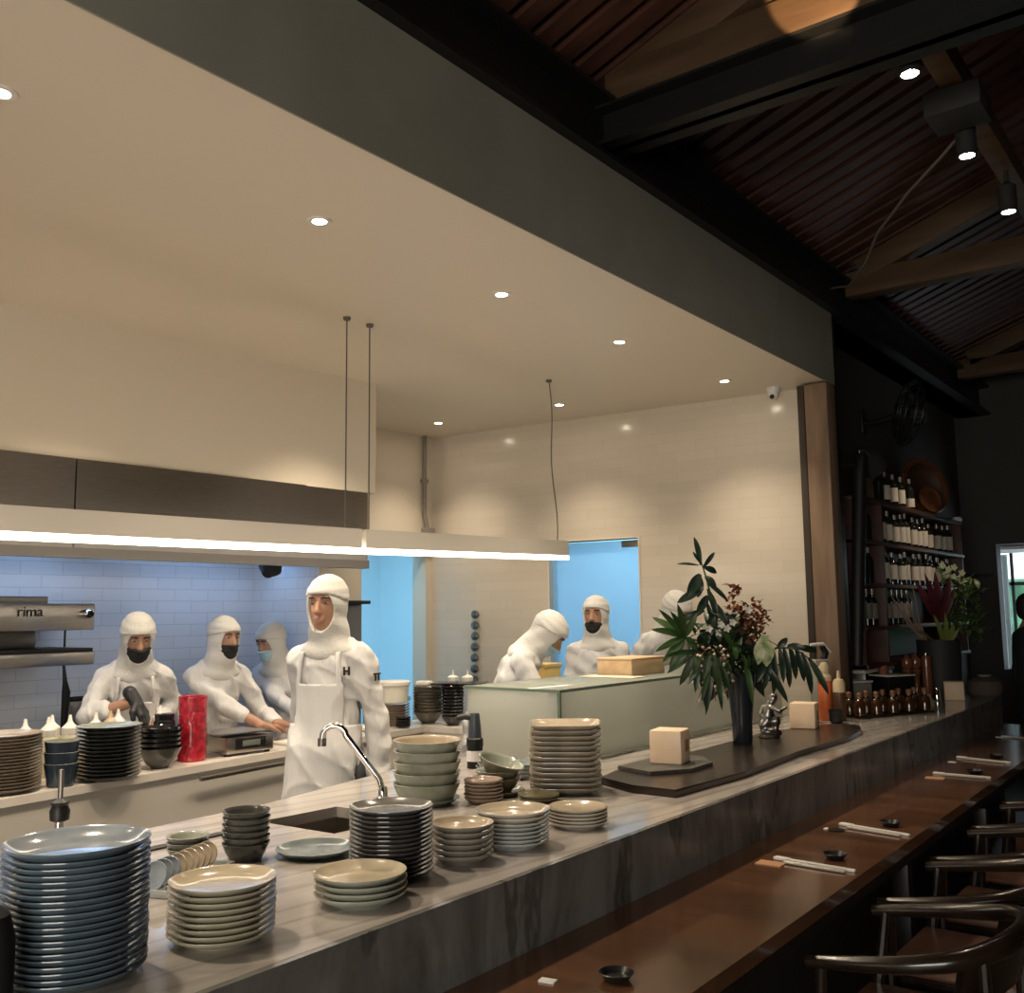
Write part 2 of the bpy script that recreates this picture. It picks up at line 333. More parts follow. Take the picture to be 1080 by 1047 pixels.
# ------------------------------------------------------------------ lights of the place, with added fill lights
m_led = mat('lamp glow', (1, .9, .75), emit=40, ecol=(1.0, .86, .66))
m_trimring = mat('white lamp ring', (.8, .78, .72), .4)
dl_label = ['recessed ceiling downlight nearest the entrance, at the left picture edge', 'recessed ceiling downlight above the front chef',
            'recessed ceiling downlight above the glass display case', 'recessed ceiling downlight before the tall flower arrangement',
            'recessed ceiling downlight beside the security camera', 'small recessed downlight between the thin cable and the back wall', 'small recessed downlight beside the grey conduit']
DLP = [(-2.77, 1.24), (-2.77, 2.44), (-2.77, 3.57), (-2.77, 4.64), (-2.73, 5.90), (-3.98, 5.80), (-5.10, 5.74)]
first = None
for i, (x, y) in enumerate(DLP):
    if first is None:
        first = thing('ceiling_downlight', dl_label[0], 'ceiling light', (x, y, 3.12), 0, 'kitchen ceiling downlights')
        part('trim_ring', MB().lathe([(.028, -.001), (.028, -.005), (.046, -.005), (.048, 0)], 24, caps=(False, False)), m_trimring, first)
        part('lamp_face', MB().lathe([(.0001, -.003), (.027, -.003)], 20), m_led, first)
    else: dup(first, (x, y, 3.12), 0, dl_label[i])
KP = [(-2.77, .1)] + DLP + [(-3.98, .9), (-3.98, 2.4), (-3.98, 3.9), (-3.98, -.6), (-2.77, -1.0)]  # downlights, plus extra lamps without fixtures added to brighten the kitchen
for x, y in KP:
    spot('kitchen_spot_and_fill', (x, y, 3.09), (x, y, 0), 30 if y > 5.7 else 64, WARM, 104, 1.0, .06)
# pendant LED bar
m_bar = mat('pale aluminium bar', (.62, .58, .52), .4)
m_strip = mat('LED strip', (1, .95, .85), emit=6, ecol=(1.0, .90, .76))
def pend(name, y0, y1, z0, z1, label):
    t = thing(name, label, 'pendant light', (-3.6, y0, z0), 0, 'LED bar pendants over the pass')
    dz = z1 - z0; L = y1 - y0
    mb = MB(); w = .035; h = .095
    vs = [(sx * w, yy, zz + (dz if yy else 0)) for yy in (0, L) for sx in (-1, 1) for zz in (0, h)]
    mb.add(vs, [(0, 1, 3, 2), (4, 6, 7, 5), (0, 4, 5, 1), (2, 3, 7, 6), (1, 5, 7, 3), (0, 2, 6, 4)])
    part('housing', mb, m_bar, t, ang=20)
    mb = MB(); w = .035
    vs = [(sx * w, yy, zz + (dz if yy else 0)) for yy in (0, L) for sx in (-1, 1) for zz in (-.026, -.0005)]
    mb.add(vs, [(0, 1, 3, 2), (4, 6, 7, 5), (0, 4, 5, 1), (2, 3, 7, 6), (1, 5, 7, 3), (0, 2, 6, 4)])
    part('light_strip', mb, m_strip, t, ang=20)
    return t
m_cable = mat('grey cable', (.12, .11, .10), .5)
pa = pend('pendant_light', .9, 3.44, 1.925, 1.952, 'long white LED bar hanging in front of the extractor hood')
pb = pend('pendant_light', 3.47, 5.27, 1.952, 1.985, 'shorter white LED bar ending before the glass door')
def cable(parent, x, y, z0, wob=0):
    mb = MB(); pts = []
    for k in range(13):
        t = k / 12; pts.append((x - parent.location.x + wob * math.sin(t * 9) * .012, y - parent.location.y + wob * .06 * t, z0 + (3.12 - z0) * (1 - t) - parent.location.z))
    mb.tube(pts, .0038, 6); mb.lathe([(.018, 3.105 - parent.location.z), (.02, 3.12 - parent.location.z)], 12, (x - parent.location.x, y - parent.location.y, 0))
    part('hanging_cable', mb, m_cable, parent)
cable(pa, -3.6, 3.36, 2.04); cable(pb, -3.6, 3.52, 2.05); cable(pb, -3.6, 5.13, 2.07, 1)
# dining spot lamps
m_spotglow = mat('dining lamp glow', (1, .95, .85), emit=60, ecol=(1, .93, .8))
lab = ['black ceiling spotlight nearest, under the steel tie beam', 'black ceiling spotlight in the middle, on the dark box', 'black ceiling spotlight farthest, before the second truss']
sl = None
for i, (x, y, z) in enumerate(((-.955, 3.86, 3.70), (-.95, 4.76, 3.70), (-.935, 5.60, 3.70))):
    if sl is None:
        sl = thing('ceiling_spotlight', lab[0], 'spotlight', (x, y, z), 0, 'dining roof spotlights')
        part('can', MB().lathe([(.032, .02), (.034, .0), (.045, .0), (.045, .14), (.02, .16), (.012, .17), (.012, .24)], 20, caps=(False, True)), m_blackmatte, sl)
        part('lamp_face', MB().lathe([(.0001, .002), (.033, .002)], 18, caps=(False, False)), m_spotglow, sl)
    else: dup(sl, (x, y, z), 0, lab[i])
    spot('dining_spot_light', (x, y, z - .01), (x, y, 0), 16, (1, .8, .58), 70, .8, .03)
spot('beam_spot_light', (-1.05, 2.75, 3.40), (-1.22, 3.61, 4.05), 110, (1, .66, .36), 21, .25, .01)
t = thing('speaker_box', 'black box hung below the short roof timber', 'speaker', (-.94, 4.58, 3.80))
part('housing', MB().box((-.12, -.12, 0), (.12, .12, .115), .012), m_blackmatte, t); part('mount_plate', MB().box((-.05, -.05, .1155), (.05, .05, .1295), .002), m_black, t)
mb = MB().tube([(-.95, 4.80, 3.86), (-1.1, 4.95, 3.82), (-1.35, 5.25, 3.80), (-1.6, 5.55, 3.74), (-1.8, 5.95, 3.72), (-2.0, 6.25, 3.70), (-2.16, 6.38, 3.75)], .008, 6)
solid('lamp_cable', mb, m_cable, 'thin grey cable swagging from the middle spotlight to the wall', 'cable')
spot('shelf_spot_light', (-.9, 8.1, 3.75), (-2.3, 8.3, 1.95), 45, (1, .8, .6), 38, .7, .03)
# tube lamps under the hood, in the service rooms; added fill at the rear
area('service_tube_light', (-7.2, 6.2, 2.95), (0, 0, 0), 2.4, 42, COOL, 2.0)
area('service_tube_light', (-4.2, 7.6, 2.95), (0, 0, 0), 2.4, 60, COOL, 1.2)
area('rear_fill_light', (.5, -3.05, 1.7), (PI / 2, 0, 0), 3.2, 70, (1, .87, .68), 1.5)  # unseen area lamp behind the camera, added to brighten the dining side
w = bpy.data.worlds.new('world'); sc.world = w; w.use_nodes = True
bg = w.node_tree.nodes['Background']; bg.inputs[0].default_value = (.75, .88, 1, 1); bg.inputs[1].default_value = 1.3

# ------------------------------------------------------------------ hood
hd = thing('extractor_hood', 'long stainless steel extractor hood above the cooking line', 'extractor hood', (0, 0, 0))
def hx(y): return -4.55 + (y - 4.45) * .035 - .0
mb = MB(); y0, ys, y1 = -1.4, 2.52, 4.44
def hpanel(ya, yb):
    return MB().prism([(hx(ya) - .03, ya), (hx(yb) - .03, yb), (hx(yb), yb), (hx(ya), ya)][::-1], 1.965, 2.405)
part('front_panel', hpanel(y0, ys - .004), m_steel, hd); part('front_panel', hpanel(ys + .004, y1), m_steel, hd)
mb = MB().prism([(hx(y0) - .05, y0), (hx(y1) - .05, y1), (hx(y1) + .012, y1 + .004), (hx(y0) + .012, y0)][::-1], 1.915, 1.965)
part('lower_rim', mb, m_steel_d, hd)
part('side_panel', MB().box((-5.6, y1 - .02, 1.93), (hx(y1) - .03, y1, 2.405)), m_steel, hd)
mb = MB().prism([(-5.59, y0), (-5.59, y1 - .02), (hx(y1) - .05, y1 - .02), (hx(y0) - .05, y0)], 2.02, 2.05)
part('filter_panel', mb, m_steel_d, hd)
m_tube = mat('hood lamp glow', (.7, .85, 1), emit=4.0, ecol=(.34, .58, 1))
for k, yy in enumerate((-.3, 1.2, 2.7, 3.85)):
    part('hood_lamp', MB().box((-5.30, yy - .42, 1.995), (-5.20, yy + .42, 2.018), .006), m_tube, hd)
mb = MB().tube([(-5.0, 4.05, 2.02), (-5.0, 4.05, 1.97)], .05, 14).tube([(-5.0, 4.05, 1.98), (-4.99, 4.02, 1.92), (-4.97, 3.98, 1.88)], [.06, .075, .03], 14)
part('lamp_nozzle', mb, m_blackmatte, hd)

# ------------------------------------------------------------------ salamander grill on the hood wall
gr = thing('salamander_grill', 'stainless steel salamander grill on the tiled wall at left', 'grill', (-5.18, 1.9, 1.49))
part('upper_housing', MB().box((-.36, -.9, .07), (.12, 1.0, .21), .006), m_steel, gr)
part('top_vent', MB().box((-.30, -.9, .212), (.0, .80, .25), .004), m_steel_d, gr)
part('lower_tray', MB().box((-.36, -.9, -.112), (.14, .995, -.045), .006).box((-.36, -.9, -.045), (.12, .995, -.026), .002, 1), [m_steel, m_black], gr)
part('rear_column', MB().box((-.38, -.9, -.026), (-.20, .845, .07), .01), m_steel_d, gr)
part('control_knob', MB().lathe([(.026, 0), (.026, .02), (.018, .035), (.0001, .036)], 18, M=Matrix.Translation((.122, .955, .155)) @ Matrix.Rotation(PI / 2, 4, 'Y')), m_chrome, gr)
def text(body, size, m, parent, loc, rot, name='lettering', ext=.001, off=0):
    cu = bpy.data.curves.new(name, 'FONT'); cu.body = body; cu.size = size; cu.extrude = ext; cu.offset = off; cu.align_x = 'CENTER'; cu.align_y = 'CENTER'
    tmp = bpy.data.objects.new(name, cu); COL.objects.link(tmp); dg = bpy.context.evaluated_depsgraph_get()
    me = bpy.data.meshes.new_from_object(tmp.evaluated_get(dg)); bpy.data.objects.remove(tmp)
    me.materials.clear(); me.materials.append(m)
    o = link(name, me, parent, loc); o.rotation_euler = rot; return o
text('rima', .075, m_black, gr, (.124, .645, .168), (PI / 2, 0, PI / 2))
part('hose', MB().tube([(.02, .89, .07), (.02, .89, -.02)], .006, 8).tube([(.02, .89, -.115), (.02, .90, -.20), (.0, .92, -.26), (-.02, .925, -.45)], [.007, .012, .022, .016], 10), m_black, gr)
# low back panels of the cooking range
rg = thing('cooking_range', 'steel cooking range standing along the tiled wall', 'range', (-5.3, 2.0, 0))
part('range_body', MB().box((-.28, -2.6, 0), (.12, 2.2, .9), .01), m_steel_d, rg)
part('splash_panel', MB().box((-.10, .95, .9), (-.07, 1.55, 1.16), .006).box((-.105, .95, 1.16), (-.065, 1.55, 1.185), .003, 1), [m_steel_d, m_black], rg)
part('splash_panel', MB().box((-.20, -.4, .9), (-.17, .5, 1.12), .006).box((-.205, -.4, 1.12), (-.165, .5, 1.14), .003, 1), [m_steel_d, m_black], rg)

# ------------------------------------------------------------------ back wall fittings
cd = thing('cable_conduit', 'grey cable conduit with a junction box on the rear left wall', 'conduit', (-5.585, 6.10, 0))
m_cond = mat('grey conduit', (.30, .27, .24), .5)
part('pipe', MB().tube([(.01, 0, 3.12), (.01, 0, 2.75), (.01, 0, 2.45), (.02, .03, 2.32)], .018, 10), m_cond, cd)
part('mount_clip', MB().box((-.014, -.03, 2.72), (.03, .03, 2.75), .003), m_cond, cd)
part('junction_box', MB().box((-.012, -.02, 2.20), (.05, .09, 2.34), .006), m_cond, cd)
hook = None
for i in range(7):
    z = 1.615 - i * .0870
    p = bwp(.455 - i * .002, 0.0, z)
    lb = ['topmost', 'second', 'third', 'fourth', 'fifth', 'sixth', 'lowest'][i] + ' round dark hook of the vertical row on the back wall'
    if hook is None:
        hook = thing('wall_hook', lb, 'wall hook', p, BWA, 'dark wall hooks')
        part('disc', MB().lathe([(.028, 0), (.034, .012), (.034, .025), (.02, .032), (.0001, .033)], 20, M=Matrix.Rotation(PI / 2, 4, 'X')), m_steel_d, hook)
        part('lever', MB().tube([(.01, -.035, -.004), (.055, -.04, -.010)], .006, 8), m_steel_d, hook)
    else: dup(hook, p, BWA, lb)
cc = thing('security_camera', 'small white dome security camera under the kitchen ceiling', 'camera', (-2.56, 6.30, 3.12))
part('mount', MB().lathe([(.042, -.035), (.045, -.02), (.045, 0)], 20), m_white, cc)
part('lens_dome', MB().lathe([(.0001, -.085), (.022, -.078), (.034, -.055), (.036, -.036)], 20), m_white, cc)
part('lens', MB().lathe([(.0001, -.002), (.016, 0), (.016, .01)], 14, M=Matrix.Translation((.0, -.03, -.066)) @ Matrix.Rotation(PI / 2 + .5, 4, 'X')), m_black, cc)

# ------------------------------------------------------------------ kitchen back counter
m_bc = marble_mat('back counter stone', (.68, .62, .54), (.5, .45, .4), 2.0, .25, (0, 0, .4), 6, cloud=(.60, .54, .47))
m_bcf = mat('counter front panel', (.52, .48, .42), .5)
bc = thing('kitchen_counter', 'long pale kitchen counter between the chef and the cooks', 'counter')
poly = [(-3.94, .6), (-4.02, 1.94), (-4.20, 3.64), (-4.305, 4.70), (-3.99, 4.74), (-3.97, 4.98), (-4.62, 4.98), (-4.62, 3.64), (-4.53, 1.94), (-4.48, .6)]
part('worktop', MB().prism(poly, .885, .92), m_bc, bc, ang=20)
def ins(p, d): return [(x - d if k < 6 else x + d * .6, y) for k, (x, y) in enumerate(p)]
part('base_cabinet', MB().prism(ins(poly, .02), .0, .885), m_bcf, bc, ang=20)
part('front_rail', MB().beam((-4.085, 2.9, .86), (-4.165, 3.62, .86), .02, .02), m_steel, bc)

# ------------------------------------------------------------------ main counter with sink
SX0, SX1, SY0, SY1 = -2.70, -2.36, 2.15, 2.47
ct = thing('serving_counter', 'long veined marble serving counter with a sunken sink', 'counter')
outer = [(-1.578, -.4), (-1.603, 1.9), (-1.623, 3.5), (-1.648, 5.5), (-1.678, 8.24), (-2.45, 8.24), (-2.45, 6.61), (-2.215, 6.61), (-2.19, 6.27), (-3.12, 6.22), (-3.16, 3.5), (-2.93, 2.35), (-2.86, -.4)]
bm = bmesh.new()
def loop(pts, z): return [bm.verts.new((x, y, z)) for x, y in pts]
hole = [(SX0, SY0), (SX1, SY0 + .015), (SX1 + .02, SY1 + .015), (SX0 + .02, SY1)]
for z in (.95, .915):
    a = loop(outer, z); b = loop(hole, z)
    es = [bm.edges.new((a[k], a[(k + 1) % len(a)])) for k in range(len(a))] + [bm.edges.new((b[k], b[(k + 1) % 4])) for k in range(4)]
    bmesh.ops.triangle_fill(bm, edges=es, use_beauty=True)
    if z == .95: A0, B0 = a, b
    else:
        for k in range(len(a)): bm.faces.new((A0[k], A0[(k + 1) % len(a)], a[(k + 1) % len(a)], a[k]))
        for k in range(4): bm.faces.new((B0[k], b[k], b[(k + 1) % 4], B0[(k + 1) % 4]))
part('marble_top', MB().bm(bm), m_marble, ct, ang=20)
front = [(-1.560, -.4), (-1.585, 1.9), (-1.605, 3.5), (-1.63, 5.5), (-1.66, 8.23)]
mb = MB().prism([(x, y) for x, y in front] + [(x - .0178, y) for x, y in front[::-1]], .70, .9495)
part('front_slab', mb, m_marble_shaded, ct, ang=20)
part('end_slab', MB().box((-2.20, 8.20, 0), (-1.69, 8.23, .915)), m_marble_shaded, ct)
mb = MB().prism([(x - .05, y) for x, y in front] + [(-2.19, 8.2), (-2.19, 6.25), (-2.9, 6.2), (-2.9, -.4)], 0, .695)
part('base_cabinet', mb, mat('dark cabinet', (.05, .045, .04), .6), ct, ang=20)
mb = MB(); zb = .76; t = .004
mb.box((SX0 - .01, SY0 - .01, zb - .01), (SX1 + .03, SY1 + .03, zb)).box((SX0 - .012, SY0 - .012, zb), (SX0 - .002, SY1 + .03, .914)).box((SX1 + .022, SY0 - .01, zb), (SX1 + .03, SY1 + .03, .914))
mb.box((SX0 - .01, SY0 - .014, zb), (SX1 + .03, SY0 - .004, .914)).box((SX0 - .01, SY1 + .02, zb), (SX1 + .03, SY1 + .03, .914))
part('sink_basin', mb, m_steel, ct)
part('drain_rail', MB().box((-2.66, 1.30, .9503), (-2.625, 2.11, .956), .002), mat('dark rubber', (.03, .025, .02), .5), ct, 'dark narrow channel strip')
# faucet
fc = thing('kitchen_faucet', 'chrome gooseneck faucet rising behind the sink', 'faucet', (-2.60, 2.62, .951))
pts = [(0, 0, .03), (-.012, -.008, .08)]
top = Vector((-.115, -.075, .235))
pts += [tuple(Vector((-.012, -.008, .08)).lerp(top, t)) for t in (.25, .5, .75, 1)]
for a in (20, 50, 80, 110, 140, 165):
    an = math.radians(a); q = top + LAT * (-.042 * (1 - math.cos(an))) + Vector((0, 0, .035 * math.sin(an))); pts.append(tuple(q))
pts.append(tuple(Vector(pts[-1]) + Vector((0, 0, -.03)) - LAT * .004))
part('spout', MB().tube(pts, .0125, 14), m_chrome, fc)
part('base', MB().lathe([(.028, 0), (.028, .012), (.018, .02), (.016, .05), (.013, .055)], 20), m_chrome, fc)
part('spray_tip', MB().tube([tuple(Vector(pts[-1]) + Vector((0, 0, .012))), tuple(Vector(pts[-1]) + Vector((0, 0, -.016)))], .016, 14), m_steel_d, fc)
# second tap near left
tp = thing('water_tap', 'small chrome and black tap behind the tall blue plate stack', 'tap', (-2.80, 1.52, .95))
part('base', MB().lathe([(.03, 0), (.03, .01), (.022, .02), (.014, .06), (.012, .10)], 18), m_chrome, tp)
part('valve', MB().lathe([(.014, .095), (.026, .10), (.028, .125), (.022, .14), (.026, .15), (.012, .16)], 18), m_black, tp)
part('spout', MB().tube([(0, 0, .15), (0, 0, .24)], .0075, 10), m_steel_d, tp)
part('lever', MB().tube([(.015, .01, .06), (.05, .03, .03)], [.012, .006], 10), m_chrome, tp)
# nozzle bottle
nz = thing('hand_nozzle', 'black angled nozzle standing in a black collar beside the glass case', 'dispenser', (-2.83, 3.42, .95))
part('collar', MB().lathe([(.035, 0), (.035, .09), (.037, .092), (.037, .125), (.03, .13)], 20), m_black, nz)
m_navy = mat('dark slate plastic', (.05, .06, .075), .4)
part('grip', MB().lathe([(.030, .13), (.028, .17), (.022, .225), (.020, .235), (.0001, .237)], 20), m_navy, nz)
part('spout', MB().tube([tuple(LAT * .0 + Vector((0, 0, .215))), tuple(LAT * -.045 + Vector((0, 0, .220))), tuple(LAT * -.075 + Vector((0, 0, .213)))], [.016, .013, .014], 12), m_black, nz)
part('label_band', MB().lathe([(.0358, .03), (.0358, .075)], 20), m_white, nz, 'white band')

# ------------------------------------------------------------------ glass display case
m_milk = mat('milky green glass', (.60, .60, .57), .10, spec=.6, coat=.3)
def translucent(m, col, fac):
    nt = m.node_tree; out = nt.nodes['Material Output']; pb2_ = nt.nodes['Principled BSDF']; t_ = nt.nodes.new('ShaderNodeBsdfTranslucent'); t_.inputs[0].default_value = (*col, 1)
    mx = nt.nodes.new('ShaderNodeMixShader'); mx.inputs[0].default_value = fac
    nt.links.new(pb2_.outputs[0], mx.inputs[1]); nt.links.new(t_.outputs[0], mx.inputs[2]); nt.links.new(mx.outputs[0], out.inputs[0])
translucent(m_milk, (.84, .85, .81), .62)
m_milkt = mat('milky glass top', (.56, .60, .55), .06, spec=.8, coat=.5)
translucent(m_milkt, (.90, .92, .89), .68)
m_edge = mat('green glass edge', (.16, .22, .18), .15)
gc = thing('glass_case', 'large milky glass display case on the marble counter', 'display case', (0, 0, .95))
bx = [(-3.07, 3.66), (-2.535, 3.66), (-2.535, 6.15), (-3.07, 6.15)]
part('front_pane', MB().box((-3.07, 3.655, .004), (-2.545, 3.667, .318), .001), m_milk, gc)
part('side_pane', MB().box((-2.547, 3.667, .004), (-2.535, 6.15, .318), .001), m_milk, gc)
part('rear_pane', MB().box((-3.07, 3.667, .004), (-3.058, 6.15, .318), .001), m_milk, gc)
part('top_pane', MB().box((-3.08, 3.648, .318), (-2.528, 6.16, .330), .001), m_milkt, gc)
part('edge_strip', MB().box((-2.5475, 3.6525, .004), (-2.533, 3.664, .318)).box((-3.08, 3.6465, .3175), (-2.5265, 3.6495, .3305)).box((-2.5285, 3.6465, .3175), (-2.5265, 6.16, .3305)), m_edge, gc)
# wooden tray boxes on the case
m_lightwood = wood_mat('light wood', (.50, .34, .19), (.66, .47, .28), .6, 'y', 3)
wb = thing('wooden_box', 'light wooden box with a thin lid on top of the glass case', 'box', (-2.83, 4.78, 1.281), 0)
part('body', MB().box((-.108, -.18, 0), (.108, .18, .082), .003), m_lightwood, wb)
part('lid', MB().box((-.112, -.184, .0825), (.112, .184, .093), .003), m_lightwood, wb)
solid('paper_sheet', MB().box((-.16, -.075, .0), (.16, .075, .004)), mat('cream paper', (.62, .56, .45), .8), 'cream paper sheet lying before the wooden box', 'paper', (-2.78, 4.505, 1.281), .05)
# ================================================================== TABLEWARE
CZ, KZ = .9504, .9204
def glaze(name, col, col2=None, rough=.16, var=.25): return mat(name, col, rough, var=var, vscale=14, col2=col2, coat=.25, detail=3)
g_blue = glaze('blue grey glaze', (.13, .175, .215), (.085, .12, .155)); g_bluein = glaze('pale blue glaze', (.30, .345, .39), (.21, .25, .29))
g_cream = glaze('olive cream glaze', (.42, .39, .29), (.34, .32, .24)); g_creamin = glaze('cream glaze', (.58, .50, .36), (.50, .43, .31))
g_sage = glaze('sage glaze', (.34, .36, .30), (.27, .29, .24)); g_char = glaze('charcoal glaze', (.085, .08, .078), (.055, .052, .05))
g_charin = glaze('charcoal well glaze', (.16, .15, .14), (.10, .095, .09)); g_sand = glaze('sand glaze', (.50, .42, .31), (.40, .33, .24))
g_sandgrey = glaze('grey sand glaze', (.26, .24, .20), (.18, .17, .15)); g_pale = glaze('pale blue white glaze', (.50, .52, .51), (.42, .44, .44))
g_beigewhite = glaze('beige white glaze', (.55, .51, .44), (.47, .43, .37)); g_taupe = glaze('taupe glaze', (.36, .32, .26), (.27, .24, .20))
g_green = glaze('grey green glaze', (.30, .33, .27), (.20, .22, .17)); g_rust = glaze('rose brown glaze', (.33, .25, .20), (.25, .19, .15))
g_olive = glaze('olive brown glaze', (.17, .15, .09), (.11, .10, .06)); g_teal = glaze('teal grey glaze', (.18, .22, .22), (.11, .14, .15))
g_dk = glaze('dark grey glaze', (.10, .10, .09), (.06, .06, .055)); g_black = glaze('black glaze', (.018, .018, .02), (.012, .012, .013), .1)
g_brown = glaze('dark umber glaze', (.17, .14, .11), (.11, .09, .07)); g_navy = glaze('blue black glaze', (.04, .055, .075), (.025, .035, .05))
g_bronze = glaze('bronze glaze', (.16, .14, .11), (.08, .07, .055), .2)

def plate_mesh(name, R, h, m_out, m_in, foot=.62, wob=0, sx=1, sy=1, n=44, tk=.0048):
    """plate: foot, underside, rolled rim and inner well; slot 0 outside, slot 1 inside"""
    f = R * foot; O = [(f * .9, .0025), (f * .92, 0), (f, 0), (f * 1.03, .003), (R * .86, h * .38), (R * .97, h * .74), (R, h * .92), (R * .997, h)]
    mb = MB().lathe(O, n, wob=wob, sx=sx, sy=sy, caps=(True, False))
    I = [(R * .997, h), (R * .985, h * .985), (R * .95, h * .70 + tk * .9), (R * .84, h * .33 + tk), (f * 1.02, .0035 + tk), (f * .9, .0026 + tk), (R * .4, .0022 + tk), (.0001, .0022 + tk)]
    m2 = MB().lathe(I, n, wob=wob, sx=sx, sy=sy, caps=(False, False)); mb.add(m2.v, m2.f, 1)
    return mb.mesh(name, [m_out, m_in], 50)
def bowl_mesh(name, R, h, m_out, m_in, foot=.5, wall=.005, wob=0, n=40, straight=.5, sx=1, sy=1):
    f = R * foot; e = .60 + .3 * straight; P = [(f + (R - f) * (k / 8) ** e, .006 + (h - .006) * k / 8) for k in range(9)]
    mb = MB().lathe([(f * .85, .002), (f * .88, 0), (f * .98, 0), (f, .006)] + P[1:], n, wob=wob, sx=sx, sy=sy, caps=(True, False))
    I = [(R, h), (R - wall * .4, h + .001)] + [(max(r - wall, .001), z + wall * .5) for r, z in P[::-1][1:-1]] + [(f * .6, .011), (.0001, .010)]
    m2 = MB().lathe(I, n, wob=wob, sx=sx, sy=sy, caps=(False, False)); mb.add(m2.v, m2.f, 1)
    return mb.mesh(name, [m_out, m_in], 50)
def stack(name, meshes, x, y, z, pitch, label, cat, group, jit=.002, tilt=.006, seed=1, lean=(0, 0), rz=None):
    """a stack, bottom piece first; meshes is a list (one per piece); label has {} for the place in the stack"""
    rng = random.Random(seed); n = len(meshes); src = {}; zz = z
    for k, me in enumerate(meshes):
        loc = (x + rng.uniform(-jit, jit) * .5 + lean[0] * k, y + rng.uniform(-jit, jit) * .5 + lean[1] * k, zz)
        if me.name in src: o = src[me.name].copy(); COL.objects.link(o)
        else: o = src[me.name] = bpy.data.objects.new(name, me); COL.objects.link(o)
        o.name = name; o.location = loc
        o.rotation_euler = (rng.uniform(-tilt, tilt) * .3 if k else 0, rng.uniform(-tilt, tilt) * .3 if k else 0, rng.uniform(0, 6.28) if rz is None else rz + rng.uniform(-.05, .05))
        o['label'] = label.format(nth(n - 1 - k, n)); o['category'] = cat; o['group'] = group
        zz += pitch[k] if isinstance(pitch, list) else pitch
    return o
P = plate_mesh
blue = P('blue_plate', .132, .026, g_blue, g_bluein, .70, wob=.002)
blue_t = P('blue_plate_top', .132, .030, g_blue, g_bluein, .70, wob=.002)
stack('dinner_plate', [blue] * 20 + [blue_t], -1.848, 1.042, CZ, .0111, 'blue grey dinner plate, {} in the tall front left stack', 'plate', 'tall blue plate stack', .0025, .01, 3)
cr = P('cream_plate', .111, .024, g_cream, g_creamin, .66, wob=.002)
stack('dinner_plate', [cr] * 9, -1.802, 1.341, CZ, .0126, 'olive cream plate, {} in the stack beside the blue stack', 'plate', 'olive cream plate stack', .002, .008, 4)
sg = P('sage_plate', .110, .027, g_sage, g_creamin, .66, wob=.002)
stack('side_plate', [sg] * 4, -1.764, 1.703, CZ, .0145, 'pale sage plate, {} in the low stack of four', 'plate', 'low sage plate stack', .003, .01, 5)
ch = P('charcoal_plate', .109, .021, g_char, g_charin, .70, wob=.002)
stack('dinner_plate', [ch] * 15, -1.866, 1.912, CZ, .0112, 'charcoal grey plate, {} in the stack before the sink', 'plate', 'charcoal plate stack', .003, .008, 6)
bd = P('sand_plate', .087, .026, g_sandgrey, g_sand, .64, wob=.002)
stack('side_plate', [bd] * 6, -1.816, 2.139, CZ, .0152, 'grey rimmed sand plate, {} right of the charcoal stack', 'plate', 'grey sand plate stack', .003, .012, 7)
pb_ = P('pale_plate', .106, .022, g_pale, g_sand, .68); pb2 = P('pale_sand_plate', .109, .026, g_beigewhite, g_sand, .66)
stack('dinner_plate', [pb_] * 6 + [pb2] * 2, -1.810, 2.36, CZ, .0112, 'pale plate, {} in the whitish stack with sandy top', 'plate', 'pale plate stack', .003, .01, 8)
sb = P('beige_plate', .095, .020, g_beigewhite, g_sand, .66, wob=.002)
stack('side_plate', [sb] * 5, -1.798, 2.68, CZ, .0105, 'small beige white plate, {} in the rightmost low stack', 'plate', 'small beige plate stack', .003, .01, 9)
def sq_plate(name, R, h, mo, mi_):
    me = plate_mesh(name, R, h, mo, mi_, .66, n=48)
    for v in me.vertices:
        a = math.atan2(v.co.y, v.co.x); k = (abs(math.cos(a)) ** 5 + abs(math.sin(a)) ** 5) ** (-1 / 5.0); v.co.x *= k * .90; v.co.y *= k * .90
    return me
tq = sq_plate('square_plate', .150, .030, g_taupe, g_sand)
stack('square_plate', [tq] * 13, -2.175, 3.166, CZ, .0188, 'rounded square taupe plate, {} before the glass case', 'plate', 'tall square plate stack', .004, .015, 10, rz=.62)
bw = bowl_mesh('green_bowl', .122, .060, g_green, g_sand, .80, .006, straight=.7, wob=.002)
gp = P('grey_green_plate', .118, .022, g_green, g_sand, .7)
stack('serving_plate', [gp], -2.455, 2.695, CZ, .012, 'grey green plate, {} piece under the stack of green bowls', 'plate', 'plate under the green bowls')
bpy.data.objects['serving_plate']['label'] = 'grey green plate lying under the stack of large green bowls'
stack('serving_bowl', [bw] * 5, -2.455, 2.695, CZ + .014, .0372, 'large grey green bowl, {} beside the faucet', 'bowl', 'grey green bowl stack', .004, .025, 11)
sr = P('rose_plate', .070, .022, g_rust, g_rust, .62)
stack('side_plate', [sr] * 6, -2.290, 2.815, CZ, .0122, 'small rose brown plate, {} behind the green bowls', 'plate', 'rose brown plate stack', .003, .012, 12)
ob = bowl_mesh('olive_bowl', .088, .052, g_olive, g_sage, .62, .006)
op = P('olive_plate', .098, .018, g_olive, g_olive, .7)
stack('serving_plate', [op], -2.345, 2.975, CZ, .012, 'olive brown plate under the stack of olive bowls', 'plate', 'olive plates')
o = stack('serving_bowl', [ob] * 3, -2.355, 2.98, CZ + .010, .026, 'olive brown bowl, {} of three stacked behind the pale plates', 'bowl', 'olive brown bowls', .002, .02, 13)
o.rotation_euler = (math.radians(12), math.radians(14), 1); o.location.z += .012
od = P('olive_dish', .075, .020, g_olive, g_olive, .7)
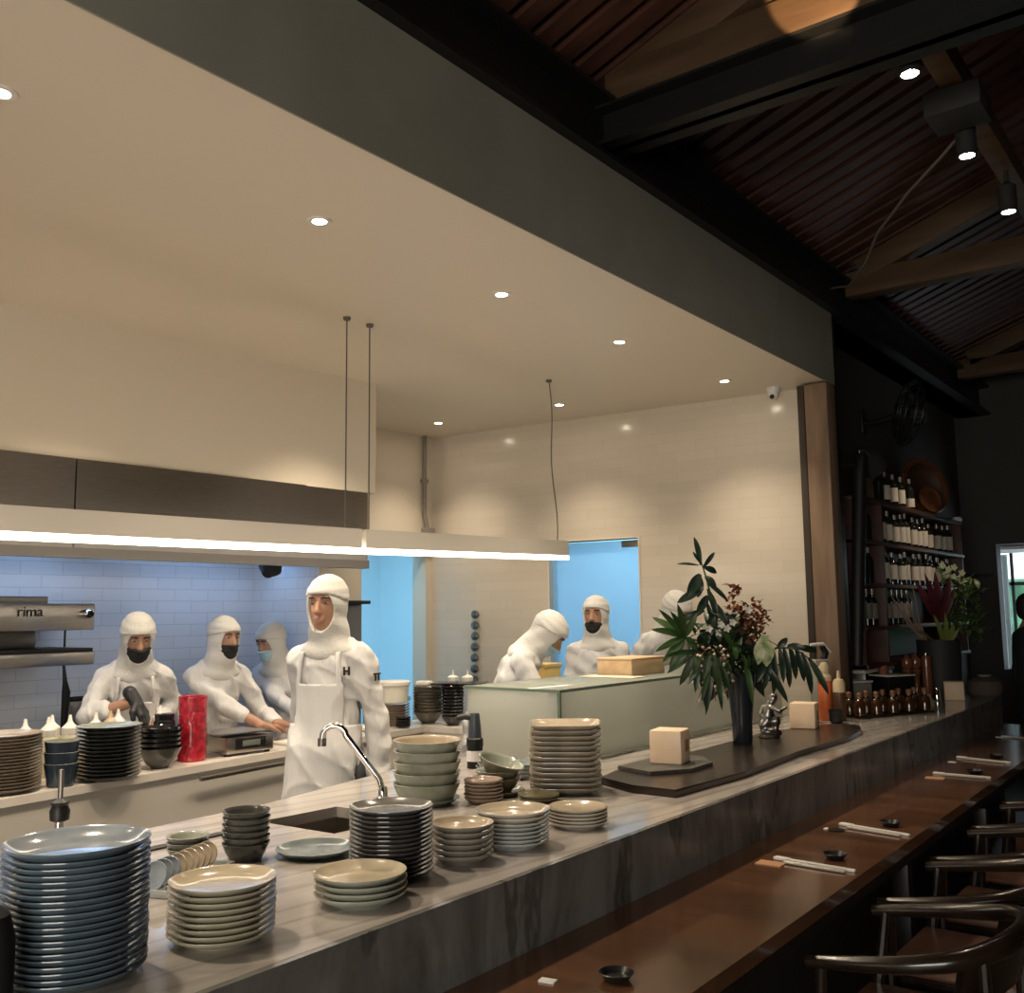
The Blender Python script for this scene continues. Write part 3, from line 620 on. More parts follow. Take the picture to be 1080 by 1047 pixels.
stack('serving_dish', [od] * 2, -2.135, 2.935, CZ, .010, 'shallow olive dish, {} of two before the tall square stack', 'dish', 'shallow olive dishes', .002, .01, 14)
# rectangular platters with raised ends
def platter(name, a, b, h, m):
    mb = MB(); n = 10
    prof = [(-1, 1), (-.8, .45), (-.5, .12), (0, 0), (.5, .12), (.8, .45), (1, 1)]
    vs = []
    for s in (0, .006):
        for u, z in prof:
            for v, zz in ((-1, .25), (-.8, 0), (.8, 0), (1, .25)): vs.append((u * a, v * b, h * max(z, zz * .6) + s))
    k = len(prof) * 4; fs = []
    for i in range(len(prof) - 1):
        for j in range(3):
            q = i * 4 + j; fs += [(q, q + 1, q + 5, q + 4), (q + k, q + 4 + k, q + 5 + k, q + 1 + k)]
    for i in range(len(prof) - 1):
        q = i * 4; fs += [(q, q + 4, q + 4 + k, q + k), (q + 3, q + 3 + k, q + 7 + k, q + 7)]
    for j in range(3):
        fs += [(j, j + k, j + 1 + k, j + 1)]; q = (len(prof) - 1) * 4 + j; fs += [(q, q + 1, q + 1 + k, q + k)]
    return mb.add(vs, fs).mesh(name, m, 50)
pl = platter('grey_platter', .13, .085, .035, g_teal)
stack('platter', [pl] * 4, -2.55, 3.30, CZ + .001, .016, 'grey blue rectangular platter, {} of four beside the black nozzle', 'platter', 'grey blue platters', .002, .006, 15, lean=(.006, 0), rz=.75)
solid('food_tray', MB().box((-.10, -.08, 0), (.10, .08, .012), .004).box((-.10, -.08, .012), (-.094, .08, .045)).box((.094, -.08, .012), (.10, .08, .045)).box((-.1, -.08, .012), (.1, -.074, .045)).box((-.1, .074, .012), (.1, .08, .045)), g_black,
      'small black tray between the green bowls and the nozzle', 'tray', (-2.80, 3.10, CZ), .6)
ov = plate_mesh('oval_dish', .112, .020, g_teal, g_teal, .66, sx=1.0, sy=1.0)
stack('oval_dish', [ov], -2.206, 1.955, CZ, .01, 'single teal grey dish lying alone before the sink', 'dish', 'single teal dish')
dk = bowl_mesh('dark_bowl', .066, .048, g_dk, g_dk, .70, .0035, straight=.9)
stack('small_bowl', [dk] * 6, -2.318, 1.80, CZ, .0172, 'small dark grey bowl, {} of the taller bowl stack by the sink', 'bowl', 'taller dark bowl stack', .002, .02, 16)
dk2 = bowl_mesh('dark_bowl_low', .058, .040, g_dk, g_sage, .62, .005)
stack('small_bowl', [dk2] * 3, -2.43, 1.69, CZ, .016, 'small dark grey bowl, {} of the lower bowl stack by the sink', 'bowl', 'lower dark bowl stack', .002, .02, 17)
# white tray with saucers standing on edge
tr = (-2.262, 1.565); TA = 1.95
mb = MB().box((-.15, -.055, 0), (.15, .055, .006), .003).box((-.15, -.055, .006), (.15, -.050, .018)).box((-.15, .050, .006), (.15, .055, .018)).box((-.15, -.05, .006), (-.145, .05, .018)).box((.145, -.05, .006), (.15, .05, .018))
solid('dish_tray', mb, g_pale, 'long white tray holding a row of upright saucers', 'tray', (tr[0], tr[1], CZ), TA)
sm_b = plate_mesh('saucer_blue', .036, .010, g_blue, g_bluein, .6, n=24); sm_c = plate_mesh('saucer_cream', .036, .010, g_beigewhite, g_sand, .6, n=24)
names9 = ['first', 'second', 'third', 'fourth', 'fifth', 'sixth', 'seventh', 'eighth', 'ninth']
for k in range(9):
    d = -.118 + k * .0275
    o = link('saucer', sm_b if k < 3 else sm_c, None, (tr[0] + math.cos(TA) * d, tr[1] + math.sin(TA) * d, CZ + .0068 + .034))
    o.rotation_euler = (Matrix.Rotation(TA, 3, 'Z') @ Matrix.Rotation(math.radians(-66), 3, 'Y')).to_euler()
    tag(o, '%s small saucer standing on edge, %s from the tall blue plates' % ('blue' if k < 3 else 'cream', names9[k]), 'saucer', 'saucers in the white tray')

# ---------------------------------------------------------------- kitchen counter goods
br = P('brown_plate', .150, .024, g_brown, g_sand, .7)
stack('dinner_plate', [br] * 17, -4.19, 2.02, KZ, .0132, 'dark umber plate, {} in the stack at the left picture edge', 'plate', 'umber plate stack', .003, .008, 20)
cup = bowl_mesh('navy_cup', .070, .095, g_navy, g_sage, .78, .0035, straight=1)
stack('deep_cup', [cup] * 3, -4.12, 2.235, KZ, .046, 'deep blue black cup, {} of three nested on the kitchen counter', 'cup', 'nested blue black cups', .003, .02, 21)
bk = P('black_plate', .139, .022, g_black, g_sage, .72)
stack('dinner_plate', [bk] * 14, -4.125, 2.45, KZ, .0162, 'glossy black plate, {} right of the blue black cups', 'plate', 'glossy black plate stack', .003, .006, 22)
bb = bowl_mesh('black_bowl', .104, .095, g_black, g_black, .40, .005, straight=.3)
bb0 = bowl_mesh('grey_black_bowl', .104, .095, glaze('grey glaze', (.10, .095, .085)), g_black, .40, .005, straight=.3)
stack('noodle_bowl', [bb0] + [bb] * 4, -4.21, 2.76, KZ, .0235, 'black noodle bowl, {} of the stack beside the red vase', 'bowl', 'black noodle bowls', .003, .01, 23)
lid = MB().lathe([(.05, 0), (.055, .004), (.05, .02), (.045, .024), (.045, .05), (.048, .052), (.048, .066), (.0001, .068)], 24)
solid('black_jar', MB().lathe([(.048, 0), (.05, .01), (.05, .20), (.044, .205), (.046, .21), (.046, .235), (.0001, .237)], 24), g_black, 'black lidded jar behind the black bowls', 'jar', (-4.335, 2.865, KZ))
m_red = mat('red textured glass', (.50, .018, .035), .12, var=.65, vscale=30, bump=.8, bscale=60, coat=.6, col2=(.22, .006, .015))
solid('red_vase', MB().lathe([(.066, 0), (.07, .004), (.07, .308), (.068, .312), (.062, .308), (.062, .02), (.0001, .02)], 40), m_red, 'tall red textured cylinder vase on the kitchen counter', 'vase', (-4.285, 2.99, KZ))
# kitchen scale
ks = thing('kitchen_scale', 'stainless kitchen scale with a dark display next to the red vase', 'scale', (-4.32, 3.305, KZ), -.07)
part('body', MB().box((-.11, -.15, .012), (.11, .13, .095), .006), m_steel, ks)
part('platform', MB().box((-.13, -.19, .106), (.12, .10, .115), .003).box((-.03, -.1, .095), (.03, 0, .107), 0), m_steel, ks)
part('display', MB().box((.110, -.10, .030), (.114, .08, .085), .002), m_black, ks)
part('display_window', MB().box((.114, -.06, .045), (.1155, .045, .074), .001), mat('display grey', (.16, .17, .15), .2), ks)
for a in (-.13, .11): part('foot', MB().lathe([(.014, 0), (.014, .013)], 12, (.08, a, 0)), m_black, ks)
solid('cutting_board', MB().box((-.13, -.24, 0), (.13, .24, .018), .005), mat('white cutting board', (.80, .76, .68), .5), 'white cutting board under the cook\'s hands', 'cutting board', (-4.40, 3.84, KZ), .07)
solid('folded_cloth', MB().box((-.09, -.12, 0), (.09, .12, .025), .012), mat('cream cloth', (.74, .70, .62), .9), 'folded cream cloth on the kitchen counter before the plates', 'cloth', (-4.47, 4.38, KZ), .3)
# squeeze bottles
m_sq = mat('milky squeeze bottle', (.70, .62, .46), .35, sss=.2); m_sqc = mat('milky bottle cap', (.82, .78, .70), .35)
lab8 = ['white tipped squeeze bottle leftmost of the sauce bottles', 'squeeze bottle second from the left behind the cups', 'squeeze bottle third from the left behind the cups', 'squeeze bottle fourth from the left behind the cups',
        'squeeze bottle fifth in the row, above the black plates', 'squeeze bottle sixth in the row, above the black plates', 'squeeze bottle before the gloved hand, with a tan cap', 'squeeze bottle held under the gloved black hand']
def bottle(loc, label, group, mb_, mc_, h=.15, r=.032, name='squeeze_bottle'):
    t = thing(name, label, 'bottle', loc, 0, group)
    part('body', MB().lathe([(r * .9, 0), (r, .006), (r, h * .72), (r * .82, h * .80), (r * .6, h * .83)], 20), mb_, t)
    part('cap', MB().lathe([(r * .88, h * .79), (r * .9, h * .92), (r * .45, h * 1.0), (.011, h * 1.04), (.006, h * 1.17), (.0001, h * 1.17)], 20), mc_, t)
    return t
sqp = [(-4.40, 2.215), (-4.40, 2.32), (-4.475, 2.375), (-4.40, 2.42), (-4.40, 2.545), (-4.47, 2.70), (-4.42, 2.63), (-4.46, 2.92)]
m_tan = mat('tan bottle cap', (.55, .40, .26), .4)
sq0 = None
for k, p in enumerate(sqp):
    if k == 6: bottle((p[0], p[1], KZ), lab8[k], 'sauce squeeze bottles', m_sq, m_tan, .225, .040)
    elif sq0 is None: sq0 = bottle((p[0], p[1], KZ), lab8[k], 'sauce squeeze bottles', m_sq, m_sqc, .225, .040)
    else: dup(sq0, (p[0], p[1], KZ), k, lab8[k])
mb = MB()
for k in range(9):
    a = k * .7; mb.tube([(0, 0, .02), (.03 * math.cos(a), .03 * math.sin(a), .07), (.06 * math.cos(a), .06 * math.sin(a), .09 + .02 * (k % 3))], [.004, .012, .001], 6)
mb.lathe([(.05, 0), (.055, .05), (.05, .05), (.045, .01), (.0001, .01)], 16, mi=1)
solid('herb_pot', mb, [mat('herb green', (.06, .12, .04), .5), g_dk], 'small pot of green herbs beside the sauce bottles', 'herbs', (-4.44, 2.09, KZ + .0))
# rear part of the kitchen counter
kp = P('brown_rim_plate', .105, .022, g_rust, g_sand, .7)
stack('side_plate', [kp] * 8, -4.525, 4.655, KZ, .0165, 'brown rimmed plate, {} under the white tub', 'plate', 'plates under the white tub', .003, .006, 25)
tb = thing('food_tub', 'white plastic food tub with a lid on the brown rimmed plates', 'tub', (-4.525, 4.655, KZ + .141))
m_tub = mat('white translucent plastic', (.78, .74, .62), .35, sss=.2)
part('body', MB().lathe([(.088, 0), (.092, .004), (.098, .115), (.0001, .115)], 28), m_tub, tb)
part('lid', MB().lathe([(.103, .108), (.106, .112), (.106, .132), (.098, .138), (.0001, .139)], 28), m_sqc, tb)
bz = bowl_mesh('bronze_bowl', .100, .075, g_bronze, g_bronze, .45, .005)
stack('deep_bowl', [bz] * 9, -4.40, 4.845, KZ, .0205, 'dark bronze bowl, {} right of the white tub', 'bowl', 'bronze bowl stack', .004, .02, 26)
bz2 = bowl_mesh('black_bowl_small', .075, .06, g_black, g_black, .5, .005)
stack('deep_bowl', [bz2] * 10, -4.18, 4.835, KZ, .021, 'black bowl, {} in the stack near the glass case', 'bowl', 'black bowls by the glass case', .003, .015, 27)
dkp = P('small_black_plate', .05, .014, g_black, g_black, .6)
stack('small_dish', [dkp] * 5, -4.36, 4.57, KZ, .0125, 'small black dish, {} before the brown rimmed plates', 'dish', 'small black dishes', .003, .01, 28)
mtt = MB().box((-.17, -.11, 0), (.17, .11, .012), .005)
solid('serving_tray', mtt, g_black, 'black serving tray lying on top of the black bowls', 'tray', (-4.20, 4.93, KZ + .2515), .5)
mtp = MB().lathe([(.03, 0), (.035, .004), (.038, .03), (.02, .04), (.006, .045), (.004, .075), (.0001, .076)], 16)
solid('piping_cap', mtp, m_sqc, 'white pointed bottle cap standing on the black tray, front one', 'cap', (-4.26, 4.93, KZ + .264), 0, 'white caps on the black tray')
solid('piping_cap', mtp, m_sqc, 'white pointed bottle cap on the black tray, beside the back wall knobs', 'cap', (-4.17, 4.97, KZ + .264), 0, 'white caps on the black tray')
solid('paper_roll', MB().box((-.05, -.035, 0), (.05, .035, .03), .01), m_sqc, 'small white paper bundle on the bronze bowls', 'paper', (-4.42, 4.83, KZ + .2404), .3)
# yellow tubs behind the bending cook
m_yel = mat('yellow plastic', (.72, .50, .16), .5)
yt = thing('yellow_crate', 'yellow plastic crate behind the bending cook', 'crate', (-4.12, 5.72, .9))
part('body', MB().box((-.10, -.10, 0), (.10, .10, .36), .012), m_yel, yt)
part('rim', MB().box((-.108, -.108, .34), (.108, .108, .37), .006), m_yel, yt)
solid('yellow_tub', MB().box((-.09, -.09, 0), (.09, .09, .15), .015), m_yel, 'low yellow tub in front of the bending cook', 'tub', (-4.10, 5.20, .9))
rc = thing('rear_counter', 'steel work counter along the back wall', 'counter', (0, 0, 0))
part('worktop', MB().box((-4.4, 5.02, .87), (-3.84, 6.1, .899), .004), m_steel, rc); part('cabinet', MB().box((-4.38, 5.04, 0), (-3.88, 6.08, .869)), m_steel_d, rc)
# equipment in the doorway room
mc = thing('slicing_machine', 'dark countertop machine in the blue-lit doorway', 'machine', (-6.62, 6.0, .9), .3)
m_mach = mat('dark blue grey machine', (.05, .06, .08), .35, .4)
part('body', MB().box((-.22, -.22, 0), (.22, .22, .36), .02), m_mach, mc)
part('hopper', MB().box((-.10, -.12, .36), (.10, .12, .42), .015), m_black, mc)
part('arm', MB().tube([(-.32, -.2, .44), (.05, -.2, .50), (.30, -.15, .38)], .012, 8), m_steel, mc)
part('control_panel', MB().box((.22, -.12, .12), (.228, .05, .30), .003), m_steel, mc)
part('drip_tray', MB().box((-.4, -.3, -.0), (.34, .3, .03), .006).box((-.4, -.3, .03), (.34, -.28, .05)), m_steel_d, mc)
tbm = thing('steel_table', 'steel table carrying the dark machine in the side room', 'table', (-6.62, 6.0, 0), .3)
part('table_top', MB().box((-.6, -.4, .86), (.6, .4, .899), .004), m_steel, tbm)
for sx in (-1, 1):
    for sy in (-1, 1): part('leg', MB().tube([(sx * .55, sy * .35, 0), (sx * .55, sy * .35, .86)], .02, 10), m_steel, tbm)
rk = thing('steel_cabinet', 'narrow steel cabinet with dark top beside the blue doorway', 'cabinet', (-5.36, 4.86, 0))
part('body', MB().box((-.20, -.26, 0), (.12, .20, 1.70), .006), m_steel_d, rk)
part('top_cap', MB().box((-.21, -.27, 1.70), (.17, .24, 1.725), .004), m_black, rk)

solid('canister', MB().lathe([(.050, 0), (.055, .01), (.055, .12), (.045, .165), (.02, .185), (.0001, .188)], 28), m_blackmatte, 'black rounded canister cut by the left picture edge before the blue plates', 'canister', (-1.80, .845, CZ))
# ================================================================== WOOD SLAB, CANDLES, VASE
m_slab = wood_mat('dark live edge wood', (.010, .007, .005), (.032, .018, .012), .30, 'y', 2.2, coat=.12, bump=.25)
poly = [(-1.765, 3.27), (-1.735, 3.8), (-1.775, 4.5), (-1.765, 5.1), (-1.80, 5.42), (-1.87, 5.63), (-1.98, 5.66), (-2.10, 5.52), (-2.20, 5.0), (-2.17, 4.3), (-2.22, 3.7), (-2.15, 3.36), (-1.95, 3.27)]
bm = bmesh.new(); lo = [bm.verts.new((x * .985 - .028, y, .951)) for x, y in poly]; hi = [bm.verts.new((x, y, .978)) for x, y in poly]
bm.faces.new(lo[::-1]); bm.faces.new(hi)
for k in range(len(poly)): j = (k + 1) % len(poly); bm.faces.new((lo[k], lo[j], hi[j], hi[k]))
bmesh.ops.bevel(bm, geom=[e for e in bm.edges if all(v.co.z > .97 for v in e.verts)], offset=.006, segments=2, affect='EDGES')
solid('wood_slab', MB().bm(bm), m_slab, 'long dark live edge wooden slab lying on the marble counter', 'wood slab', ang=25)
m_slate = mat('dark slate', (.075, .068, .058), .5, var=.3, vscale=20, bump=.3)
sl_poly = [(-2.185, 3.56), (-2.00, 3.50), (-1.90, 3.66), (-1.905, 3.86), (-2.02, 4.00), (-2.18, 3.92)]
solid('slate_plate', MB().prism([(x + 2.05, y - 3.75) for x, y in sl_poly], 0, .014), m_slate, 'flat dark slate plate under the nearest candle block', 'plate', (-2.05, 3.75, .979))
m_wax = mat('cream candle wax', (.86, .66, .47), .45, sss=.6, var=.12, vscale=6)
m_label = mat('brown paper label', (.42, .22, .10), .7)
cb = thing('block_candle', 'cream block candle standing on the slate plate', 'candle', (-2.055, 3.77, .9935), .20, 'cream block candles')
part('wax_block', MB().box((-.068, -.068, 0), (.068, .068, .135), .006), m_wax, cb)
part('label', MB().box((.0683, -.012, .045), (.0695, .030, .095), .0004), m_label, cb, 'small brown label')
dup(cb, (-2.085, 5.36, .979), .20, 'cream block candle at the far end of the wooden slab, near the squeeze bottles')
c3 = dup(cb, (-1.905, 7.83, .9505), .3, 'cream block candle alone near the far end of the counter')
m_vase = mat('dark blue black ceramic', (.018, .022, .03), .22, coat=.3)
VX, VY, VZ = -2.106, 4.60, .979
vs_ = solid('flower_vase', MB().lathe([(.045, 0), (.048, .006), (.050, .10), (.060, .22), (.078, .335), (.080, .34), (.074, .338), (.055, .22), (.045, .02), (.0001, .02)], 32), m_vase, 'tall dark tapered vase holding the flower arrangement', 'vase', (VX, VY, VZ))
# ---------------------------------------------------------------- plants
rp = random.Random(5)
def leaf(mb, base, tip, w, droop=.1, fold=.25, mi=0, n=7, nrm=None, shape=1.0):
    """a lance leaf: spine from base to tip, arched, folded along the midrib"""
    base = Vector(base); tip = Vector(tip); d = tip - base; L = d.length; t = d.normalized()
    up = Vector(nrm) if nrm else Vector((0, 0, 1))
    side = t.cross(up)
    if side.length < .1: side = t.cross(Vector((.8, -.6, 0)))
    side.normalize(); up = side.cross(t)
    vs = []; fs = []
    for i in range(n + 1):
        s = i / n; c = base + d * s + up * (droop * L * math.sin(s * PI)) - Vector((0, 0, 1)) * 0
        ww = w * (math.sin(PI * min(1, s * .92 + .06)) ** shape) * (1 if i < n else .02)
        vs += [c - side * ww + up * fold * ww, c, c + side * ww + up * fold * ww]
    for i in range(n):
        a = 3 * i; fs += [(a, a + 1, a + 4, a + 3), (a + 1, a + 2, a + 5, a + 4)]
    return mb.add(vs, fs, mi)
m_leaf = mat('deep green leaf', (.026, .056, .022), .35, var=.45, vscale=12)
m_leaf2 = mat('fresh green leaf', (.045, .095, .025), .38, var=.4, vscale=10)
m_leafd = mat('dark green leaf', (.018, .038, .022), .35, var=.35, vscale=10)
m_stem = mat('green stem', (.06, .08, .03), .6)
m_twig = mat('brown twig', (.14, .085, .05), .7)
m_flow = mat('rust flower', (.34, .12, .055), .6, var=.5, vscale=40, col2=(.16, .05, .03))
m_blush = mat('blush bud', (.55, .38, .30), .6)
m_varieg = mat('cream green leaf', (.62, .62, .42), .45, vscale=18, col2=(.10, .18, .05))
m_whitefl = mat('white blossom', (.72, .70, .64), .6)
fa = thing('flower_arrangement', 'large green flower arrangement with rust blossoms in the dark vase', 'flower arrangement', (VX, VY, VZ))
S = 1 / 205.0
def q(px, py, dep=0):      # offset from the vase mouth region: across, up, and depth along the view
    v = LAT * ((px - 782) * S) + Vector((0, 0, (782 - py) * S)) + DEP * dep
    return v
mouth = Vector((0, 0, .31))
# tall dracaena-like sprig
mb = MB(); a = mouth; st = [mouth, q(768, 690), q(758, 650), q(752, 620), q(746, 598)]
mb.tube(st, [.008, .007, .006, .005, .003], 8)
part('stem', mb, m_stem, fa)
mb = MB()
for b, t, w in (((746, 604), (741, 574), .014), ((748, 607), (763, 590), .011), ((744, 604), (723, 602), .007), ((744, 600), (738, 590), .008), ((749, 606), (763, 612), .016), ((745, 613), (729, 637), .026),
                ((750, 615), (760, 628), .017), ((746, 617), (742, 637), .018), ((752, 622), (772, 642), .012), ((748, 628), (722, 642), .02), ((752, 635), (738, 655), .02), ((756, 640), (770, 668), .016),
                ((757, 650), (748, 682), .02), ((760, 655), (782, 660), .016), ((752, 628), (760, 660), .016), ((750, 640), (764, 690), .016), ((755, 660), (742, 700), .018), ((748, 650), (720, 662), .018)):
    d0 = rp.uniform(-.02, .02); leaf(mb, q(*b), q(*t, rp.uniform(-.06, .06)), w * 1.05, .12, .3, nrm=(.6, -.8, .2), shape=.8)
part('tall_leaf_sprig', mb, m_leafd, fa)
def frond(name, hub, tips, w, m, stem_from=mouth):
    mb = MB(); h = q(*hub)
    mb.tube([stem_from, (Vector(stem_from) + h) / 2 + Vector((0, 0, .03)), h], [.006, .005, .004], 7)
    for t in tips: leaf(mb, h, q(t[0], t[1], hub[2] + rp.uniform(-.10, .06) if len(hub) > 2 else 0), w * rp.uniform(.85, 1.1), rp.uniform(.03, .12), .25, nrm=(.55, -.75, .35), shape=.75)
    part(name, mb, m, fa)
frond('palm_frond', (724, 676, -.10), [(688, 668), (693, 656), (697, 648), (707, 650), (714, 643), (735, 652), (692, 690), (698, 700), (708, 708), (738, 690)], .017, m_leaf2)
frond('palm_frond', (735, 690, -.12), [(700, 694), (706, 712), (718, 724), (730, 730), (728, 712), (742, 745), (750, 720), (712, 700)], .018, m_leaf)
frond('palm_frond', (748, 690, -.16), [(722, 722), (733, 738), (740, 752), (752, 738), (764, 730), (757, 748), (735, 716)], .016, m_leaf)
# drooping feather leaf at right
mb = MB(); sp = [mouth, q(800, 700, -.05), q(815, 688, -.08), q(832, 688, -.10), q(848, 700, -.10), q(856, 724, -.1)]
mb.tube(sp, [.006, .006, .005, .004, .003, .002], 7)
for b, t in (((808, 694), (800, 730)), ((812, 690), (812, 734)), ((818, 689), (818, 722)), ((822, 687), (828, 728)), ((828, 686), (836, 720)), ((834, 688), (842, 722)), ((840, 692), (850, 735)), ((846, 698), (862, 734)),
             ((816, 688), (826, 678)), ((826, 686), (842, 688)), ((834, 687), (858, 692)), ((806, 695), (792, 722)), ((800, 700), (824, 742))):
    leaf(mb, q(*b, -.09), q(*t, -.09 + rp.uniform(-.06, .06)), .017, .10, .3, nrm=(.6, -.8, .1), shape=.7)
part('drooping_leaf', mb, m_leafd, fa)
# big split leaf behind, lower right
mb = MB()
for b, t in (((778, 690), (812, 740)), ((775, 700), (805, 700)), ((782, 700), (822, 724)), ((776, 690), (800, 678)), ((780, 706), (790, 744)), ((772, 700), (772, 740)), ((766, 700), (752, 742)), ((770, 690), (745, 712)), ((772, 682), (800, 660)), ((760, 690), (738, 690)), ((768, 695), (760, 726)), ((785, 690), (815, 706)), ((764, 680), (752, 650)), ((788, 700), (806, 726)), ((766, 700), (740, 722)), ((780, 684), (806, 690)), ((756, 680), (770, 655)), ((768, 690), (772, 652)), ((775, 686), (745, 676)), ((776, 690), (790, 652))):
    leaf(mb, q(*b, .02), q(*t, rp.uniform(-.05, .12)), .03, .1, .2, nrm=(.6, -.8, .2))
part('broad_leaves', mb, m_leafd, fa)
mb = MB()
for b, t in (((782, 694), (788, 745)), ((762, 690), (768, 728)), ((775, 690), (758, 668)), ((770, 700), (780, 676)), ((790, 700), (800, 690))):
    leaf(mb, q(*b, -.08), q(*t, -.12), .016, .08, .25, nrm=(.6, -.8, .2))
part('green_leaves', mb, m_leaf2, fa)
# rust coloured blossom cluster
mb = MB(); mb.tube([mouth, q(785, 690), q(792, 660)], [.005, .004, .003], 6)
for k in range(230):
    a = rp.uniform(0, 6.28); r = math.sqrt(rp.random()); c = q(793 + 19 * r * math.cos(a), 662 + 21 * r * math.sin(a), rp.uniform(-.09, .05))
    if k % 6 == 0: c = q(778 + rp.uniform(-6, 7), 640 + rp.uniform(-16, 22), rp.uniform(-.05, .05))
    t = c + Vector((rp.uniform(-1, 1), rp.uniform(-1, 1), rp.uniform(-.6, 1))) * .03
    leaf(mb, c, t, .012, .1, .3, mi=1, n=3); leaf(mb, c, c + Vector((rp.uniform(-1, 1), rp.uniform(-1, 1), rp.uniform(-.6, 1))) * .026, .011, .1, .3, mi=1, n=3)
part('blossom_cluster', mb, [m_twig, m_flow], fa)
mb = MB()
for k in range(34):
    c = q(747 + rp.uniform(-16, 18), 700 + rp.uniform(-14, 30), -.13 + rp.uniform(-.04, .04))
    pts = [c + Vector((0, 0, .02)), c + Vector((rp.uniform(-.03, .03), rp.uniform(-.03, .03), .0)), c + Vector((rp.uniform(-.03, .03), 0, -.06))]
    mb.tube(pts, [.002, .003, .001], 5)
    for j in range(3): mb.lathe([(.0001, -.009), (.010, 0), (.0001, .009)], 6, tuple(c + Vector((rp.uniform(-.03, .03), rp.uniform(-.03, .03), rp.uniform(-.05, .04)))), 1)
part('orchid_spray', mb, [m_twig, m_blush], fa)
mb = MB(); leaf(mb, q(801, 674, -.12), q(802, 706, -.14), .042, .1, .15, nrm=(.55, -.8, .2)); leaf(mb, q(797, 680, -.12), q(793, 704, -.15), .028, .1, .15, nrm=(.55, -.8, .2))
part('variegated_leaf', mb, m_varieg, fa)
mb = MB()
for c in ((760, 664), (766, 668), (748, 668), (772, 662), (775, 655), (788, 650), (758, 672)):
    cc_ = q(*c, -.1)
    for j in range(5):
        a = j * 1.257; leaf(mb, cc_, cc_ + LAT * .022 * math.cos(a) + Vector((0, 0, .022 * math.sin(a))) - DEP * .006, .008, .1, .2, n=3, nrm=(.6, -.8, 0))
part('white_blossoms', mb, m_whitefl, fa)
mb = MB()
for k in range(190):
    a = rp.uniform(0, 6.28); r = math.sqrt(rp.random()); c = q(765 + 36 * r * math.cos(a), 688 + 33 * r * math.sin(a), rp.uniform(-.16, .08)); o = Vector((rp.uniform(-1, 1), rp.uniform(-1, 1), rp.uniform(-.8, .9))); o = o.normalized() * rp.uniform(.05, .11)
    leaf(mb, c, c + o, rp.uniform(.010, .021), .12, .25, mi=k % 3, n=4)
for k in range(14): mb.tube([mouth + Vector((rp.uniform(-.04, .04), rp.uniform(-.04, .04), -.02)), q(rp.uniform(740, 792), rp.uniform(665, 700), rp.uniform(-.1, .06))], .003, 5, 0)
part('filler_foliage', mb, [m_leafd, m_leaf, m_leaf2], fa)
# rear plant in a dark pot at the end of the counter
PX, PY = -2.04, 8.03
m_pot = mat('charcoal pot', (.030, .028, .027), .6)
solid('plant_pot', MB().lathe([(.14, 0), (.145, .006), (.160, .42), (.162, .43), (.15, .43), (.14, .34), (.0001, .34)], 32), m_pot, 'charcoal plant pot at the far end of the counter', 'pot', (PX, PY, .951))
pt = thing('bromeliad_plant', 'leafy plant with dark red bracts in the charcoal pot', 'plant', (PX, PY, .951 + .35))
S2 = 1 / 137.0
def r2(px, py, dep=0): return LAT * ((px - 994) * S2) + Vector((0, 0, (688 - py) * S2)) + DEP * dep
m_redl = mat('dark red bract', (.095, .016, .026), .4, var=.4, vscale=10); m_pink = mat('pinkish dry stalk', (.36, .22, .18), .6)
mb = MB()
for t, w in (((964, 614), .030), ((972, 608), .030), ((985, 606), .034), ((998, 612), .032), ((978, 626), .03), ((992, 624), .03), ((1005, 622), .026)): leaf(mb, r2(988, 662, -.10), r2(*t, rp.uniform(-.22, -.10)), w, .08, .25, nrm=(.6, -.8, .1))
part('red_bract', mb, m_redl, pt)
mb = MB()
for t in ((932, 628), (940, 634), (948, 626), (950, 642), (938, 640), (956, 620)): mb.tube([r2(985, 686), r2((985 + t[0]) / 2 - 4, 660, -.16), r2(*t, -.26)], [.006, .006, .004], 6)
part('dry_stalk', mb, m_pink, pt)
mb = MB()
for k in range(170):
    x = rp.uniform(994, 1036); y = rp.uniform(606, 665) + (x - 998) * .45; c = r2(x, min(y, 676), rp.uniform(-.22, .04)); leaf(mb, c, c + Vector((rp.uniform(-1, 1), rp.uniform(-1, 1), rp.uniform(-.5, 1))) * .085, .022, .1, .2, mi=k % 2, n=4)
for k in range(12): mb.tube([r2(994, 690), r2(rp.uniform(1000, 1030), rp.uniform(620, 660), rp.uniform(-.1, .1))], .004, 5)
part('foliage', mb, [mat('mid green leaf', (.07, .13, .035), .4, var=.4, vscale=9), mat('yellow green leaf', (.11, .17, .05), .4)], pt)
mb = MB()
for t, w in (((980, 650), .02), ((992, 648), .02), ((1002, 656), .022), ((1006, 664), .018), ((988, 668), .015)): leaf(mb, r2(993, 684, -.1), r2(*t, -.18), w, .1, .2, nrm=(.6, -.8, .1))
for t, w in (((945, 668), .02), ((962, 676), .018), ((1025, 672), .02)): leaf(mb, r2(990, 686, -.05), r2(*t, -.24), w, .15, .2)
part('pale_green_leaf', mb, mat('lime leaf', (.16, .20, .05), .4), pt)
mb = MB()
for c in ((1000, 600), (1006, 604), (1012, 602), (1011, 612), (1016, 614), (1020, 620), (1003, 610), (1020, 608)):
    cc_ = r2(*c, -.05)
    for j in range(5): a = j * 1.257; leaf(mb, cc_, cc_ + LAT * .03 * math.cos(a) + Vector((0, 0, .03 * math.sin(a))), .012, .1, .2, n=3, nrm=(.6, -.8, 0))
part('pale_blossoms', mb, mat('pale lime blossom', (.45, .48, .30), .6), pt)

